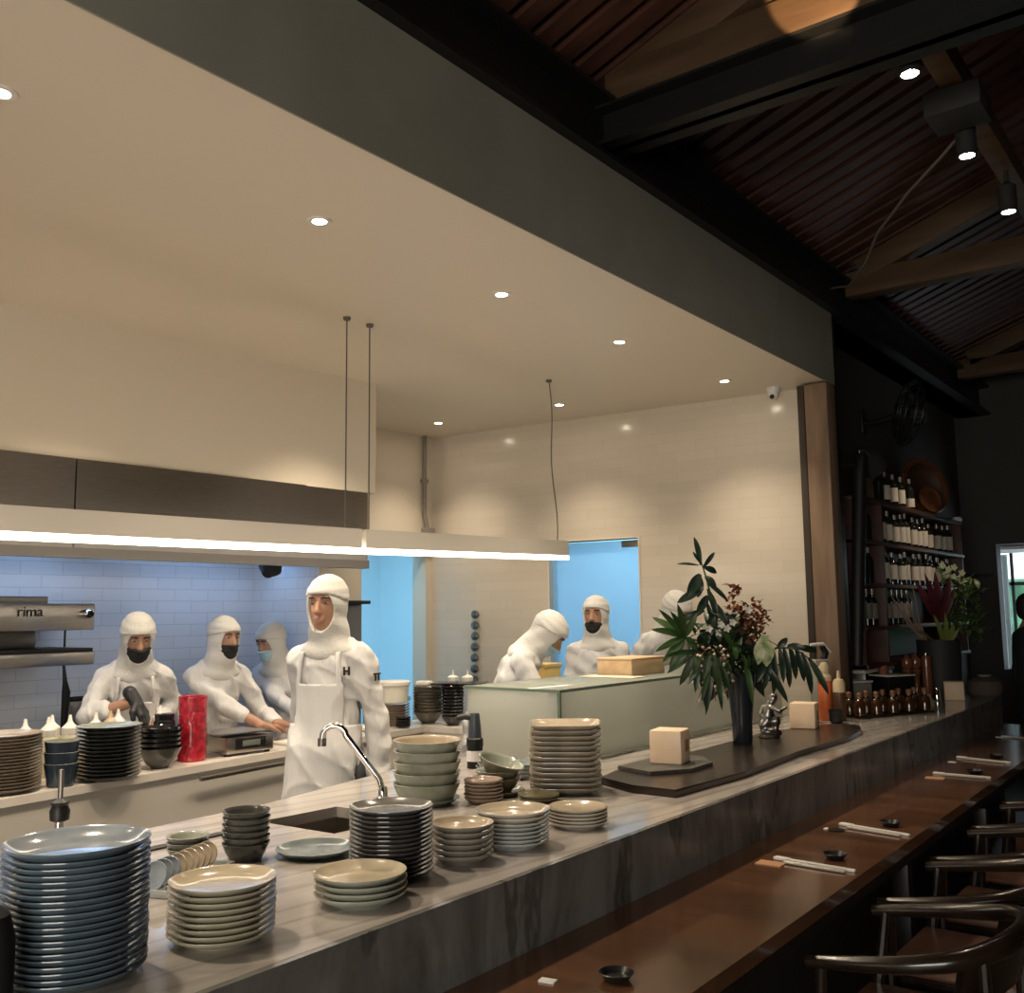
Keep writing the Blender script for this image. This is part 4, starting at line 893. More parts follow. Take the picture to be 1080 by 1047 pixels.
# ---------------------------------------------------------------- far counter goods
m_amber = mat('dark amber glass', (.045, .018, .006), .08, coat=.5); m_ambcap = mat('amber bottle cap', (.22, .10, .045), .35)
am = None
for k in range(10):
    row, c = divmod(k, 5); u = c / 4
    p = Vector((-2.065, 6.22, .9655)).lerp(Vector((-1.835, 6.80, .9655)), u) + Vector((-.075, .035, 0)) * row
    lb = '%s amber soy bottle from the left in the %s row of the bottle tray' % (['first', 'second', 'third', 'fourth', 'fifth'][c], 'near' if row == 0 else 'rear')
    if am is None:
        am = thing('amber_bottle', lb, 'bottle', p, 0, 'amber soy bottles')
        part('body', MB().lathe([(.030, 0), (.035, .005), (.036, .07), (.028, .09), (.014, .102), (.013, .112)], 20), m_amber, am)
        part('cap', MB().lathe([(.017, .108), (.018, .135), (.012, .142), (.0001, .143)], 16), m_ambcap, am)
    else: dup(am, p, 0, lb)
solid('bottle_tray', MB().box((-.125, -.36, 0), (.045, .36, .012), .004), m_slab, 'dark wooden tray under the amber bottles', 'tray', (-1.955, 6.53, .951), -.365)
m_orange = mat('orange sauce', (.62, .15, .045), .35, sss=.1); m_brownsauce = mat('brown sauce', (.09, .04, .02), .3); m_clearcap = mat('cream bottle top', (.70, .56, .36), .4)
t = thing('sauce_bottle', 'tall squeeze bottle of orange sauce with a cream cap', 'bottle', (-2.215, 6.05, .951), 0, 'tall sauce bottles')
part('body', MB().lathe([(.038, 0), (.042, .008), (.042, .215), (.036, .235)], 22), m_orange, t); part('cap', MB().lathe([(.040, .2355), (.042, .26), (.028, .28), (.032, .32), (.018, .345), (.0001, .35)], 20), m_clearcap, t)
t = thing('sauce_bottle', 'tall squeeze bottle of brown sauce with a pointed cap', 'bottle', (-2.125, 6.04, .951), 0, 'tall sauce bottles')
part('body', MB().lathe([(.032, 0), (.036, .008), (.036, .165), (.036, .17)], 22), m_brownsauce, t); part('cap', MB().lathe([(.036, .1705), (.036, .225), (.028, .245), (.012, .252), (.008, .298), (.0001, .30)], 20), m_clearcap, t)
t = thing('pump_dispenser', 'clear pump dispenser with a white lever beside the orange sauce', 'dispenser', (-2.285, 6.17, .951), .9)
part('bottle', MB().box((-.05, -.04, 0), (.05, .04, .36), .012), mat('clear grey plastic', (.42, .42, .38), .15, alpha=.8), t)
part('pump', MB().tube([(.03, 0, .355), (.045, 0, .40), (.02, 0, .44)], [.02, .022, .018], 10), m_black, t)
part('lever', MB().tube([(.08, .0, .40), (.03, 0, .455), (-.06, 0, .45)], [.008, .011, .010], 8), m_white, t)
t = thing('glass_jar', 'low clear glass jar with a dark lid behind the far candle', 'jar', (-2.27, 5.84, .951))
part('body', MB().lathe([(.075, 0), (.08, .006), (.08, .085), (.0001, .086)], 24), mat('smoked glass', (.28, .18, .12), .08, alpha=.7, coat=.4), t); part('lid', MB().lathe([(.084, .087), (.086, .10), (.08, .108), (.0001, .11)], 24), mat('blue grey lid', (.16, .17, .20), .25), t)
solid('sauce_cup', MB().lathe([(.028, 0), (.04, .01), (.044, .075), (.046, .078), (.040, .076), (.036, .02), (.0001, .02)], 22), m_black, 'small black cup with a pale rim before the sauce bottles', 'cup', (-2.10, 5.90, .951))
t = thing('storage_box', 'pale grey storage box behind the amber bottles', 'box', (-2.30, 6.80, .951), -.5)
part('body', MB().box((-.08, -.10, 0), (.08, .10, .175), .01), mat('clear grey box', (.34, .32, .28), .2), t); part('lid', MB().box((-.086, -.106, .1755), (.086, .106, .19), .004), m_white, t)
t = thing('storage_box', 'black storage box with a white rim beside the pepper mills', 'box', (-2.16, 7.22, .951), -.5)
part('body', MB().box((-.09, -.12, 0), (.09, .12, .20), .01), m_black, t); part('lid', MB().box((-.095, -.126, .2005), (.095, .126, .212), .004), m_sqc, t)
t = thing('storage_rack', 'long pale tray shelf behind the storage boxes', 'rack', (-2.345, 7.28, .951), 0)
part('shelf_board', MB().box((-.09, -.34, .225), (.09, .34, .25), .004), m_sqc, t)
for s in (-.3, .3): part('leg', MB().box((-.08, s - .01, 0), (.08, s + .01, .2245), .003), m_steel, t)
solid('red_cup', MB().lathe([(.03, 0), (.036, .06), (.033, .06), (.028, .01), (.0001, .01)], 18), mat('terracotta', (.26, .09, .05), .6), 'small terracotta cup on top of the black storage box', 'cup', (-2.20, 7.16, 1.1635))
m_mill = wood_mat('mill wood', (.14, .045, .02), (.26, .10, .05), .25, 'z', 3, coat=.5)
ml = None
for k, (x, y, h) in enumerate(((-2.15, 7.56, 1), (-2.12, 7.67, .98), (-2.07, 7.77, 1.02))):
    lb = ['left wooden pepper mill beside the charcoal pot', 'middle wooden pepper mill beside the charcoal pot', 'straight wooden pepper mill nearest the charcoal pot'][k]
    if k < 2 and ml: dup(ml, (x, y, .951), 0, lb)
    else:
        t = thing('pepper_mill', lb, 'pepper mill', (x, y, .951), 0, 'wooden pepper mills')
        if k == 0:
            ml = t
            part('body', MB().lathe([(.036, 0), (.038, .01), (.030, .05), (.024, .15), (.030, .20), (.036, .215), (.036, .225)], 22), m_mill, t)
            part('head', MB().lathe([(.024, .226), (.036, .245), (.040, .275), (.034, .305), (.015, .322), (.008, .335), (.0001, .338)], 22), m_mill, t)
        else:
            part('body', MB().lathe([(.036, 0), (.038, .01), (.036, .20), (.036, .235)], 22), m_mill, t); part('head', MB().lathe([(.036, .236), (.036, .30), (.032, .32), (.0001, .322)], 22), m_mill, t); part('nut', MB().lathe([(.012, .3225), (.012, .34), (.0001, .342)], 12), m_chrome, t)
solid('salt_shaker', MB().lathe([(.026, 0), (.028, .01), (.022, .06), (.018, .075), (.02, .08), (.016, .10), (.0001, .102)], 18), m_chrome, 'small shiny salt shaker at the foot of the charcoal pot', 'shaker', (-1.98, 7.66, .951))
solid('glass_cruet', MB().lathe([(.030, 0), (.034, .01), (.034, .04), (.014, .065), (.012, .085), (.016, .09), (.0001, .092)], 18), mat('pale olive glass', (.36, .33, .24), .1, coat=.4), 'small pale glass cruet at the right end of the amber bottles', 'cruet', (-1.90, 7.16, .951))
solid('round_basket', MB().lathe([(.08, 0), (.115, .03), (.127, .08), (.115, .125), (.07, .15), (.0001, .155)], 28), mat('dark woven basket', (.09, .07, .055), .8, bump=.8, bscale=120), 'dark round covered basket at the far counter end', 'basket', (-1.86, 8.10, .951))
bpy.data.objects['round_basket'].location = (-1.745, 8.09, .951)
solid('small_saucer', MB().lathe([(.03, 0), (.05, .012), (.047, .013), (.0001, .006)], 20), m_sqc, 'small white saucer on top of the round basket', 'saucer', (-1.745, 8.09, 1.107))
# ---------------------------------------------------------------- wine shelf on the dark dining wall
m_shelf = wood_mat('dark red shelf wood', (.040, .014, .010), (.085, .030, .022), .5, 'y', 2)
SXB, SXF = -2.495, -2.20
sh = thing('wine_shelf', 'dark wooden wine shelf on the wall beyond the timber post', 'shelf', (0, 0, 0))
for z in (2.41, 2.105, 1.80, 1.50, 1.24): part('shelf_board', MB().box((SXB, 6.86, z - .028), (SXF, 9.74, z), .003), m_shelf, sh)
for y in (6.86, 7.36, 9.70): part('upright', MB().box((SXB, y, 1.2125), (SXF - .012, y + .03, 2.381), .003), m_shelf, sh)
part('back_panel', MB().box((SXB, 6.89, 1.22), (SXB + .012, 9.70, 2.38)), m_shelf, sh)
part('corner_cap', MB().lathe([(.04, 0), (.045, .02), (.03, .04), (.0001, .042)], 16, (SXF - .03, 9.68, 2.4105)), m_white, sh)
m_wine = mat('dark wine bottle glass', (.012, .014, .010), .1, coat=.5); m_wlab = mat('wine label', (.62, .56, .47), .7); m_foil = mat('grey foil', (.30, .29, .27), .3, .6); m_redfoil = mat('dark red glass', (.16, .015, .015), .2)
def wine(loc, label, group, mlab=m_wlab, lab=(.06, .16), foil=m_foil, mg=None):
    t = thing('wine_bottle', label, 'wine bottle', loc, 0, group)
    part('body', MB().lathe([(.030, .0), (.038, .006), (.038, .165), (.030, .190), (.015, .205), (.0145, .228)], 18), mg or m_wine, t)
    part('capsule', MB().lathe([(.0155, .224), (.016, .262), (.0001, .264)], 14), foil, t)
    if lab: part('label', MB().lathe([(.0388, lab[0]), (.0388, lab[1])], 18), mlab, t, 'pale paper label')
    return t
nums = ['first', 'second', 'third', 'fourth', 'fifth', 'sixth', 'seventh', 'eighth', 'ninth', 'tenth', 'eleventh', 'twelfth']
A = wine((-2.27, 7.52, 2.106), 'first white labelled wine bottle from the left on the second shelf row', 'wine bottles on the second row', lab=(.03, .155))
for k in range(1, 12):
    dz = 0; y = 7.52 + k * .165 + (.12 if k > 8 else 0); dup(A, (-2.27 + rp.uniform(-.01, .01), y, 2.106), rp.uniform(0, 6), nums[k] + ' white labelled wine bottle from the left on the second shelf row').scale = (1, 1, rp.uniform(.86, 1.03))
B = wine((-2.27, 7.56, 1.801), 'first white labelled wine bottle from the left on the third shelf row', 'wine bottles on the third row', lab=(.045, .16))
for k in range(1, 11):
    y = 7.56 + k * .185; dup(B, (-2.27 + rp.uniform(-.012, .012), y, 1.801), rp.uniform(0, 6), nums[k] + ' white labelled wine bottle from the left on the third shelf row').scale = (1, 1, rp.uniform(.86, 1.03))
wine((-2.27, 7.45, 1.801), 'slim dark red bottle at the left end of the third shelf row', 'red bottles', lab=None, mg=m_redfoil)
for k, y in enumerate((7.62, 7.78, 7.98, 8.18)):
    wine((-2.30, y, 2.411), nums[k] + ' wine bottle from the left on top of the shelf', 'wine bottles on top of the shelf', m_wlab if k else m_foil, lab=(.045, .155) if k else None)
wine((-2.28, 8.36, 2.411), 'slim bottle with a white cap label right of the others on top', 'wine bottles on top of the shelf', lab=(.03, .10))
C_ = wine((-2.30, 6.98, 2.106), 'first small dark bottle in the narrow left bay, second row', 'dark bottles in the narrow bay', lab=None)
for k in range(1, 4): dup(C_, (-2.30, 6.98 + k * .1, 2.106), 0, nums[k] + ' small dark bottle in the narrow left bay, second row')
D_ = wine((-2.30, 6.98, 1.801), 'first dark bottle in the narrow left bay, third row', 'dark bottles in the narrow bay', lab=None)
for k in range(1, 4): dup(D_, (-2.30, 6.98 + k * .1, 1.801), 0, nums[k] + ' dark bottle in the narrow left bay, third row')
E_ = wine((-2.28, 7.0, 1.501), 'first pale labelled bottle from the left on the fourth shelf row', 'bottles on the fourth row', mat('dim label', (.22, .21, .18), .7), lab=(.05, .16))
for k in range(1, 9): dup(E_, (-2.28, 7.0 + (k + (k > 2) * .6) * .13, 1.501), 0, nums[k] + ' pale labelled bottle from the left on the fourth shelf row')
# round copper basket, lit wall stand-in, fan and black post above the shelf
m_cop = mat('copper basket', (.26, .105, .045), .4, .3, var=.4, vscale=16); m_copd = mat('dark basket inside', (.075, .035, .022), .6)
bk_ = thing('copper_basket', 'large round copper coloured basket leaning on top of the wine shelf', 'basket', (-2.33, 9.02, 2.412)); RB = .26
Mx = Matrix.Translation((0, 0, RB + .01)) @ Matrix.Rotation(math.radians(-14), 4, 'Y') @ Matrix.Rotation(math.radians(-28), 4, 'Z') @ Matrix.Rotation(PI / 2, 4, 'Y')
part('rim', MB().lathe([(RB - .05, .01), (RB - .045, .028), (RB - .01, .03), (RB, .015), (RB - .01, 0), (RB - .045, .0), (RB - .05, .01)], 44, M=Mx, caps=(False, False)), m_cop, bk_)
part('bowl', MB().lathe([(RB - .05, .005), (RB - .08, -.04), (RB - .13, -.065), (.0001, -.07)], 40, M=Mx, caps=(False, False)), m_copd, bk_)
solid('copper_pan', MB().lathe([(.10, 0), (.115, .012), (.118, .03), (.112, .03), (.105, .012), (.0001, .008)], 30, M=Matrix.Translation((0, 0, .125)) @ Matrix.Rotation(math.radians(-20), 4, 'Y') @ Matrix.Rotation(math.radians(-30), 4, 'Z') @ Matrix.Rotation(PI / 2, 4, 'Y')), m_cop, 'small copper pan standing before the round basket', 'pan', (-2.245, 8.80, 2.412))
mb = MB().prism([(-.30, 0), (.10, 0), (.16, .30), (.06, .34), (.02, .42), (-.10, .40), (-.22, .28), (-.28, .2)], -.012, .012)  # pale board in place of a patch of wall caught by light
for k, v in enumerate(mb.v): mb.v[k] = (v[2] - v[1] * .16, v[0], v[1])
solid('lit_wall_board', mb, wood_mat('lit wall tone', (.20, .15, .10), (.30, .23, .16), .7, 'z', 1.5), 'pale board standing in for a lit patch of wall above the shelf', 'board', (-2.405, 7.88, 2.413))
t = thing('hanging_hose', 'long black hose with a bent black head hanging from the upright beside the wine shelf', 'hose', (0, 0, 0))
part('tube', MB().tube([(-2.13, 6.42, 1.26), (-2.13, 6.50, 1.7), (-2.13, 6.60, 2.2), (-2.13, 6.655, 2.5), (-2.125, 6.68, 2.62), (-2.12, 6.72, 2.66)], [.03, .042, .046, .046, .045, .04], 14), m_black, t)
part('head', MB().tube([(-2.12, 6.70, 2.655), (-2.11, 6.78, 2.66), (-2.10, 6.88, 2.59)], [.04, .075, .095], 16), m_blackmatte, t); part('knob', MB().lathe([(.02, 0), (.02, .02), (.0001, .022)], 12, (-2.125, 6.68, 2.665)), m_chrome, t)
part('bracket', MB().tube([(-2.225, 6.56, 2.58), (-2.13, 6.66, 2.58)], .012, 8), m_black, t)
fn = thing('wall_fan', 'black caged wall fan above the wine shelf', 'fan', (-2.49, 7.95, 3.16))
FM = Matrix.Translation((.36, -.02, -.02)) @ Matrix.Rotation(math.radians(28), 4, 'Z') @ Matrix.Rotation(math.radians(12), 4, 'Y') @ Matrix.Rotation(-PI / 2 + PI, 4, 'Y') @ Matrix.Scale(-1, 4, (0, 0, 1))
mb = MB(); RF = .27
def arc_ring(R, z, r, n=40): 
    return [tuple(FM @ Vector((R * math.cos(2 * PI * k / n), R * math.sin(2 * PI * k / n), z))) for k in range(n + 1)]
for R, z in ((RF, 0), (RF * .8, .06), (RF * .8, -.06), (RF * .5, .085), (RF * .5, -.085), (.08, .095)): mb.tube(arc_ring(R, z, 0), .005, 5)
for k in range(28):
    a = 2 * PI * k / 28
    for s in (1, -1): mb.tube([tuple(FM @ Vector((r * math.cos(a), r * math.sin(a), z * s))) for r, z in ((.06, .095), (RF * .5, .085), (RF * .8, .06), (RF, 0))], .003, 4)
part('cage', mb, m_black, fn)
mb = MB()
for k in range(3):
    a = k * 2.094; vs = []
    for rr in (.05, .12, .20, .235):
        for s, tw in ((-1, -.03), (1, .03)): vs.append(tuple(FM @ (Matrix.Rotation(a, 4, 'Z') @ Vector((rr, s * (.04 + rr * .35), tw)))))
    mb.add(vs, [(0, 1, 3, 2), (2, 3, 5, 4), (4, 5, 7, 6)])
part('blade', mb, m_blackmatte, fn)
part('motor', MB().lathe([(.05, -.14), (.07, -.12), (.07, -.03), (.05, .0), (.0001, .0)], 20, M=FM), m_blackmatte, fn)
part('bracket', MB().tube([(.0, 0, -.05), (.12, -.01, -.06), (.24, -.02, -.03)], .022, 10).box((-.012, -.05, -.14), (.01, .05, .05), .004), m_black, fn)
part('badge', MB().lathe([(.035, .096), (.03, .104), (.0001, .106)], 18, M=FM), m_chrome, fn)
# ---------------------------------------------------------------- dining bar table, settings and chairs
inner = [(-1.560, -.4), (-1.585, 1.9), (-1.605, 3.5), (-1.63, 5.5), (-1.66, 8.2)]; outr = [(-1.11, -.4), (-1.12, 2.2), (-1.15, 4.2), (-1.18, 6.05), (-1.21, 8.2)]
tbp = [(x + .002, y) for x, y in inner] + outr[::-1]
bt = thing('bar_table', 'long dark reddish wooden bar table along the marble counter', 'table', (0, 0, 0))
bm = bmesh.new(); lo = [bm.verts.new((x, y, .715)) for x, y in tbp]; hi = [bm.verts.new((x, y, .757)) for x, y in tbp]; bm.faces.new(lo); bm.faces.new(hi[::-1])
for k in range(len(tbp)): j = (k + 1) % len(tbp); bm.faces.new((lo[j], lo[k], hi[k], hi[j]))
part('table_top', MB().bm(bm), m_tablewood, bt, ang=20)
part('apron', MB().prism([(x + .03, y) for x, y in inner] + [(x - .03, y) for x, y in outr[::-1]], .655, .714), m_black, bt, ang=20)
for y in (.4, 2.42, 4.02, 5.32, 6.66, 8.0): part('leg', MB().box((-1.235, y - .03, 0), (-1.175, y + .03, .654), .004), m_black, bt)
m_pack = mat('white chopstick sleeve', (.72, .70, .66), .6); m_stick = mat('pale metal chopstick', (.50, .48, .44), .35, .5); m_card = mat('tan card', (.52, .27, .14), .7); m_dish = mat('black sauce dish', (.015, .015, .015), .3)
sets = [((-1.444, 3.386), (-1.161, 3.366), (-1.278, 3.51), (-1.453, 3.285)), ((-1.447, 4.057), (-1.166, 4.002), (-1.28, 4.149), (-1.487, 3.924)), ((-1.475, 5.557), (-1.201, 5.558), (-1.30, 5.68), (-1.464, 5.386)),
        ((-1.514, 6.22), (-1.221, 6.15), (-1.33, 6.33), (-1.527, 5.995)), ((-1.50, 7.36), (-1.23, 7.32), (-1.33, 7.46), (-1.545, 7.30))]
where = ['nearest place setting', 'second place setting from the entrance', 'third place setting from the entrance', 'fourth place setting from the entrance', 'farthest place setting']
zt = .7575
for k, (a, b, d, c) in enumerate(sets):
    a = Vector((*a, zt)); b = Vector((*b, zt)); L = (b - a).length; an = math.atan2(b.y - a.y, b.x - a.x); mid = (a + b) / 2
    t = thing('chopstick_packet', 'white chopstick packet of the %s' % where[k], 'chopsticks', mid, an, 'chopstick packets')
    part('sleeve', MB().box((-L / 2, -.006, 0), (L / 2, .012, .008), .002).box((-L / 2 - .004, -.012, 0), (-L / 2 + .05, .016, .010), .003), m_pack, t)
    part('chopstick', MB().tube([(-L / 2 + .05, -.032, .005), (L / 2 - .02, -.026, .005)], .004, 8), m_stick, t); part('chopstick', MB().tube([(-L / 2 + .05, -.042, .005), (L / 2 - .02, -.038, .005)], .004, 8), m_stick, t)
    solid('sauce_dish', MB().lathe([(.026, 0), (.030, .003), (.042, .018), (.040, .019), (.028, .006), (.0001, .006)], 26), m_dish, 'small black sauce dish of the %s' % where[k], 'dish', (d[0], d[1], zt), 0, 'black sauce dishes')
    sz = (.045, .030) if k in (0, 2) else (.02, .012)
    solid('table_card', MB().box((-sz[0], -sz[1], 0), (sz[0], sz[1], .003)), m_card if k in (0, 2) else m_pack, ('tan card' if k in (0, 2) else 'tiny white card') + ' beside the ' + where[k], 'card', (c[0] + (.02 if k == 0 else .03), c[1] + .03, zt), an + .1, 'table cards')
solid('dark_coaster', MB().lathe([(.03, 0), (.032, .004), (.0001, .005)], 20), m_dish, 'flat dark coaster beside the second place setting', 'coaster', (-1.43, 3.95, zt))
solid('sauce_dish', MB().lathe([(.026, 0), (.030, .003), (.042, .018), (.040, .019), (.028, .006), (.0001, .006)], 26), m_dish, 'small black sauce dish cut by the bottom picture edge', 'dish', (-1.30, 2.09, zt), 0, 'black sauce dishes')
solid('table_card', MB().box((-.02, -.012, 0), (.02, .012, .004)), m_pack, 'tiny white card at the bottom picture edge', 'card', (-1.425, 1.985, zt), .2, 'table cards')
m_chair = wood_mat('dark walnut chair', (.010, .006, .004), (.024, .014, .009), .24, 'y', 2, coat=.4); m_seat = wood_mat('seat wood', (.075, .035, .02), (.14, .065, .04), .4, 'y', 2)
m_back = mat('tan backrest panel', (.24, .13, .07), .5)
ch0 = thing('dining_chair', 'nearest dark wooden armchair pushed up to the bar table', 'chair', (-.86, 3.05, 0), 0, 'dark armchairs at the bar table')
rail = [(-.24, .285, .655), (-.12, .295, .672), (.0, .295, .69), (.12, .275, .712), (.20, .22, .732), (.25, .12, .748), (.265, 0, .753)]
rail = rail + [(x, -y, z) for x, y, z in rail[-2::-1]]
sm = []
for i in range(len(rail) - 1):
    for t in (0, .5): sm.append(tuple(Vector(rail[i]).lerp(Vector(rail[i + 1]), t)))
sm.append(rail[-1])
for _ in range(2): sm = [sm[0]] + [tuple((Vector(sm[i - 1]) + Vector(sm[i]) * 2 + Vector(sm[i + 1])) / 4) for i in range(1, len(sm) - 1)] + [sm[-1]]
n = len(sm); rad = [.017 + .013 * math.sin(PI * i / (n - 1)) for i in range(n)]
part('arm_rail', MB().tube(sm, rad, 12), m_chair, ch0)
mb = MB(); vs = []; ks = [i for i in range(n) if sm[i][0] > .13]
for i in ks:
    x, y, z = sm[i]; vs += [(x + .004, y, z - .01), (x - .02, y * .97, z - .13), (x - .012, y, z - .01), (x - .036, y * .97, z - .13)]
for i in range(len(ks) - 1): a = 4 * i; mb.f += [(a, a + 1, a + 5, a + 4), (a + 2, a + 6, a + 7, a + 3), (a + 1, a + 3, a + 7, a + 5)]; mb.mi += [0] * 3
mb.v = vs; part('backrest', mb, m_chair, ch0)
part('seat', MB().box((-.25, -.25, .425), (.22, .25, .45), .012), m_seat, ch0)
part('seat_frame', MB().box((-.24, -.24, .385), (.21, .24, .424), .006), m_chair, ch0)
for s in (1, -1):
    part('leg', MB().tube([(-.235, s * .24, 0), (-.225, s * .25, .43), (-.20, s * .285, .662)], [.014, .02, .014], 10), m_chair, ch0)
    part('leg', MB().tube([(.25, s * .20, 0), (.205, s * .215, .43), (.20, s * .22, .735)], [.014, .02, .016], 10), m_chair, ch0)
    part('stretcher', MB().tube([(-.235, s * .24, .22), (.23, s * .205, .22)], .011, 8), m_chair, ch0)
part('stretcher', MB().tube([(-.23, -.24, .30), (-.23, .24, .30)], .011, 8), m_chair, ch0)
for k in range(1, 7):
    dup(ch0, (-.865 - .005 * k, 3.05 + .668 * k, 0), 0, '%s dark wooden armchair from the near end of the bar table' % ['', 'second', 'third', 'fourth', 'fifth', 'sixth', 'seventh'][k])
# ================================================================== PEOPLE
from mathutils.bvhtree import BVHTree
def nv(p): return np.array(p, dtype=np.float64)
def rotx(a): c, s = math.cos(a), math.sin(a); return np.array([[1, 0, 0], [0, c, -s], [0, s, c]])
def rotz(a): c, s = math.cos(a), math.sin(a); return np.array([[c, -s, 0], [s, c, 0], [0, 0, 1]])
def roty(a): c, s = math.cos(a), math.sin(a); return np.array([[c, 0, s], [0, 1, 0], [-s, 0, c]])
def cap(a, b, ra, rb): return ('c', nv(a), nv(b), ra, rb)
def ell(c, r, R=None): return ('e', nv(c), nv(r), np.eye(3) if R is None else R)
def p_bounds(p):
    if p[0] == 'c':
        r = max(p[3], p[4]); return np.minimum(p[1], p[2]) - r, np.maximum(p[1], p[2]) + r
    e = np.sqrt(((p[3] * p[2][None, :]) ** 2).sum(1)); return p[1] - e, p[1] + e
def p_eval(p, X, Y, Z, infl=0):
    if p[0] == 'c':
        a, b, ra, rb = p[1:]; d = b - a; L2 = max(d @ d, 1e-9)
        t = ((X - a[0]) * d[0] + (Y - a[1]) * d[1] + (Z - a[2]) * d[2]) / L2; t = np.clip(t, 0, 1)
        return np.sqrt((X - a[0] - t * d[0]) ** 2 + (Y - a[1] - t * d[1]) ** 2 + (Z - a[2] - t * d[2]) ** 2) - (ra + (rb - ra) * t) - infl
    c, r, R = p[1:]; x, y, z = X - c[0], Y - c[1], Z - c[2]; r = r + infl
    u = R[0, 0] * x + R[1, 0] * y + R[2, 0] * z; v = R[0, 1] * x + R[1, 1] * y + R[2, 1] * z; w = R[0, 2] * x + R[1, 2] * y + R[2, 2] * z
    k0 = np.sqrt((u / r[0]) ** 2 + (v / r[1]) ** 2 + (w / r[2]) ** 2); k1 = np.sqrt((u / r[0] ** 2) ** 2 + (v / r[1] ** 2) ** 2 + (w / r[2] ** 2) ** 2)
    return k0 * (k0 - 1) / np.maximum(k1, 1e-6)
def smin(a, b, k):
    h = np.clip(.5 + .5 * (b - a) / k, 0, 1); return b + (a - b) * h - k * h * (1 - h)
def MX(L):
    r = L[0]
    for a in L[1:]: r = np.maximum(r, a)
    return r
class Grid:
    def __init__(s, lo, hi, h):
        s.h = h; s.lo = nv(lo); n = np.ceil((nv(hi) - s.lo) / h).astype(int) + 1
        s.ax = [s.lo[i] + h * np.arange(n[i]) for i in range(3)]; s.n = n
    def xyz(s, sl=None):
        a = s.ax if sl is None else [s.ax[i][sl[i]] for i in range(3)]
        return a[0][:, None, None], a[1][None, :, None], a[2][None, None, :]
    def field(s, prims, k=.03, infl=0, pad=.06):
        D = np.full(s.n, .09)
        for p in prims:
            kk = k
            if p[0] == 'k': kk = p[1]; p = p[2]
            lo, hi = p_bounds(p); lo = lo - infl - pad; hi = hi + infl + pad
            sl = tuple(slice(max(0, int((lo[i] - s.lo[i]) / s.h)), max(0, min(s.n[i], int((hi[i] - s.lo[i]) / s.h) + 2))) for i in range(3))
            if any(q.stop <= q.start for q in sl): continue
            D[sl] = smin(D[sl], p_eval(p, *s.xyz(sl), infl), kk)
        return D
    def mesh(s, D, name, mats, mfun=None):
        V, Q = nets(D, s.lo, s.h)
        me = bpy.data.meshes.new(name); me.from_pydata(V.tolist(), [], Q.tolist())
        for m in mats: me.materials.append(m)
        me.polygons.foreach_set('use_smooth', np.ones(len(Q), bool))
        if mfun is not None and len(Q):
            C = V[Q].mean(1); me.polygons.foreach_set('material_index', mfun(C).astype(np.int32))
        me.update(); return me
def nets(D, lo, h):
    S = D < 0; nx, ny, nz = D.shape
    c = [S[i:nx - 1 + i, j:ny - 1 + j, k:nz - 1 + k] for i in (0, 1) for j in (0, 1) for k in (0, 1)]
    cnt = sum(x.astype(np.int8) for x in c); act = (cnt > 0) & (cnt < 8)
    I = np.argwhere(act); idx = np.full(act.shape, -1, np.int64); idx[act] = np.arange(len(I))
    off = np.array([(i, j, k) for i in (0, 1) for j in (0, 1) for k in (0, 1)])
    vals = np.stack([D[I[:, 0] + o[0], I[:, 1] + o[1], I[:, 2] + o[2]] for o in off], 1)
    acc = np.zeros((len(I), 3)); n = np.zeros(len(I))
    for a in range(8):
        for b in range(a + 1, 8):
            if np.abs(off[a] - off[b]).sum() != 1: continue
            va, vb = vals[:, a], vals[:, b]; m = (va < 0) != (vb < 0); t = np.where(m, va / np.where(m, va - vb, 1), 0)
            acc += np.where(m[:, None], off[a] + t[:, None] * (off[b] - off[a]), 0); n += m
    V = lo + h * (I + acc / n[:, None])
    Q = []
    for ax in range(3):
        o1, o2 = (ax + 1) % 3, (ax + 2) % 3
        sa = [slice(None)] * 3; sb = [slice(None)] * 3; sa[ax] = slice(0, -1); sb[ax] = slice(1, None)
        A, B = S[tuple(sa)], S[tuple(sb)]; E = np.argwhere(A != B)
        E = E[(E[:, o1] > 0) & (E[:, o2] > 0) & (E[:, o1] < D.shape[o1] - 1) & (E[:, o2] < D.shape[o2] - 1)]
        if not len(E): continue
        ins = A[tuple(E.T)]
        def ci(d1, d2):
            e = E.copy(); e[:, o1] += d1; e[:, o2] += d2; return idx[tuple(e.T)]
        q = np.stack([ci(-1, -1), ci(0, -1), ci(0, 0), ci(-1, 0)], 1)
        q = np.where(ins[:, None], q, q[:, ::-1]); Q.append(q)
    return V, np.concatenate(Q)
m_skin = mat('skin', (.44, .24, .155), .5, sss=.12, var=.12, vscale=20); m_lip = mat('lips', (.40, .18, .13), .5)
m_cloth = mat('white chef cotton', (.62, .61, .60), .85, bump=.55, bscale=11, bdist=.035, stretch=(1.3, 1.3, .38))
m_apron = mat('white apron cotton', (.64, .63, .62), .8, bump=.5, bscale=8, bdist=.035, stretch=(1.3, 1.3, .35))
m_hood = mat('white knit hood', (.60, .585, .55), .9, bump=.3, bscale=120)
m_maskb = mat('black face mask', (.014, .014, .016), .7, bump=.3, bscale=90); m_maskw = mat('pale blue face mask', (.42, .60, .68), .8)
m_glove = mat('black rubber glove', (.022, .022, .024), .45)
m_trous = mat('grey trousers', (.10, .10, .11), .85); m_shoe = mat('black shoes', (.015, .015, .015), .5)
m_hairdark = mat('dark hair', (.015, .011, .009), .6); m_eyew = mat('eye white', (.42, .36, .31), .35); m_iris = mat('dark iris', (.02, .012, .008), .2)
m_mark = mat('dark printed mark', (.02, .02, .022), .6)

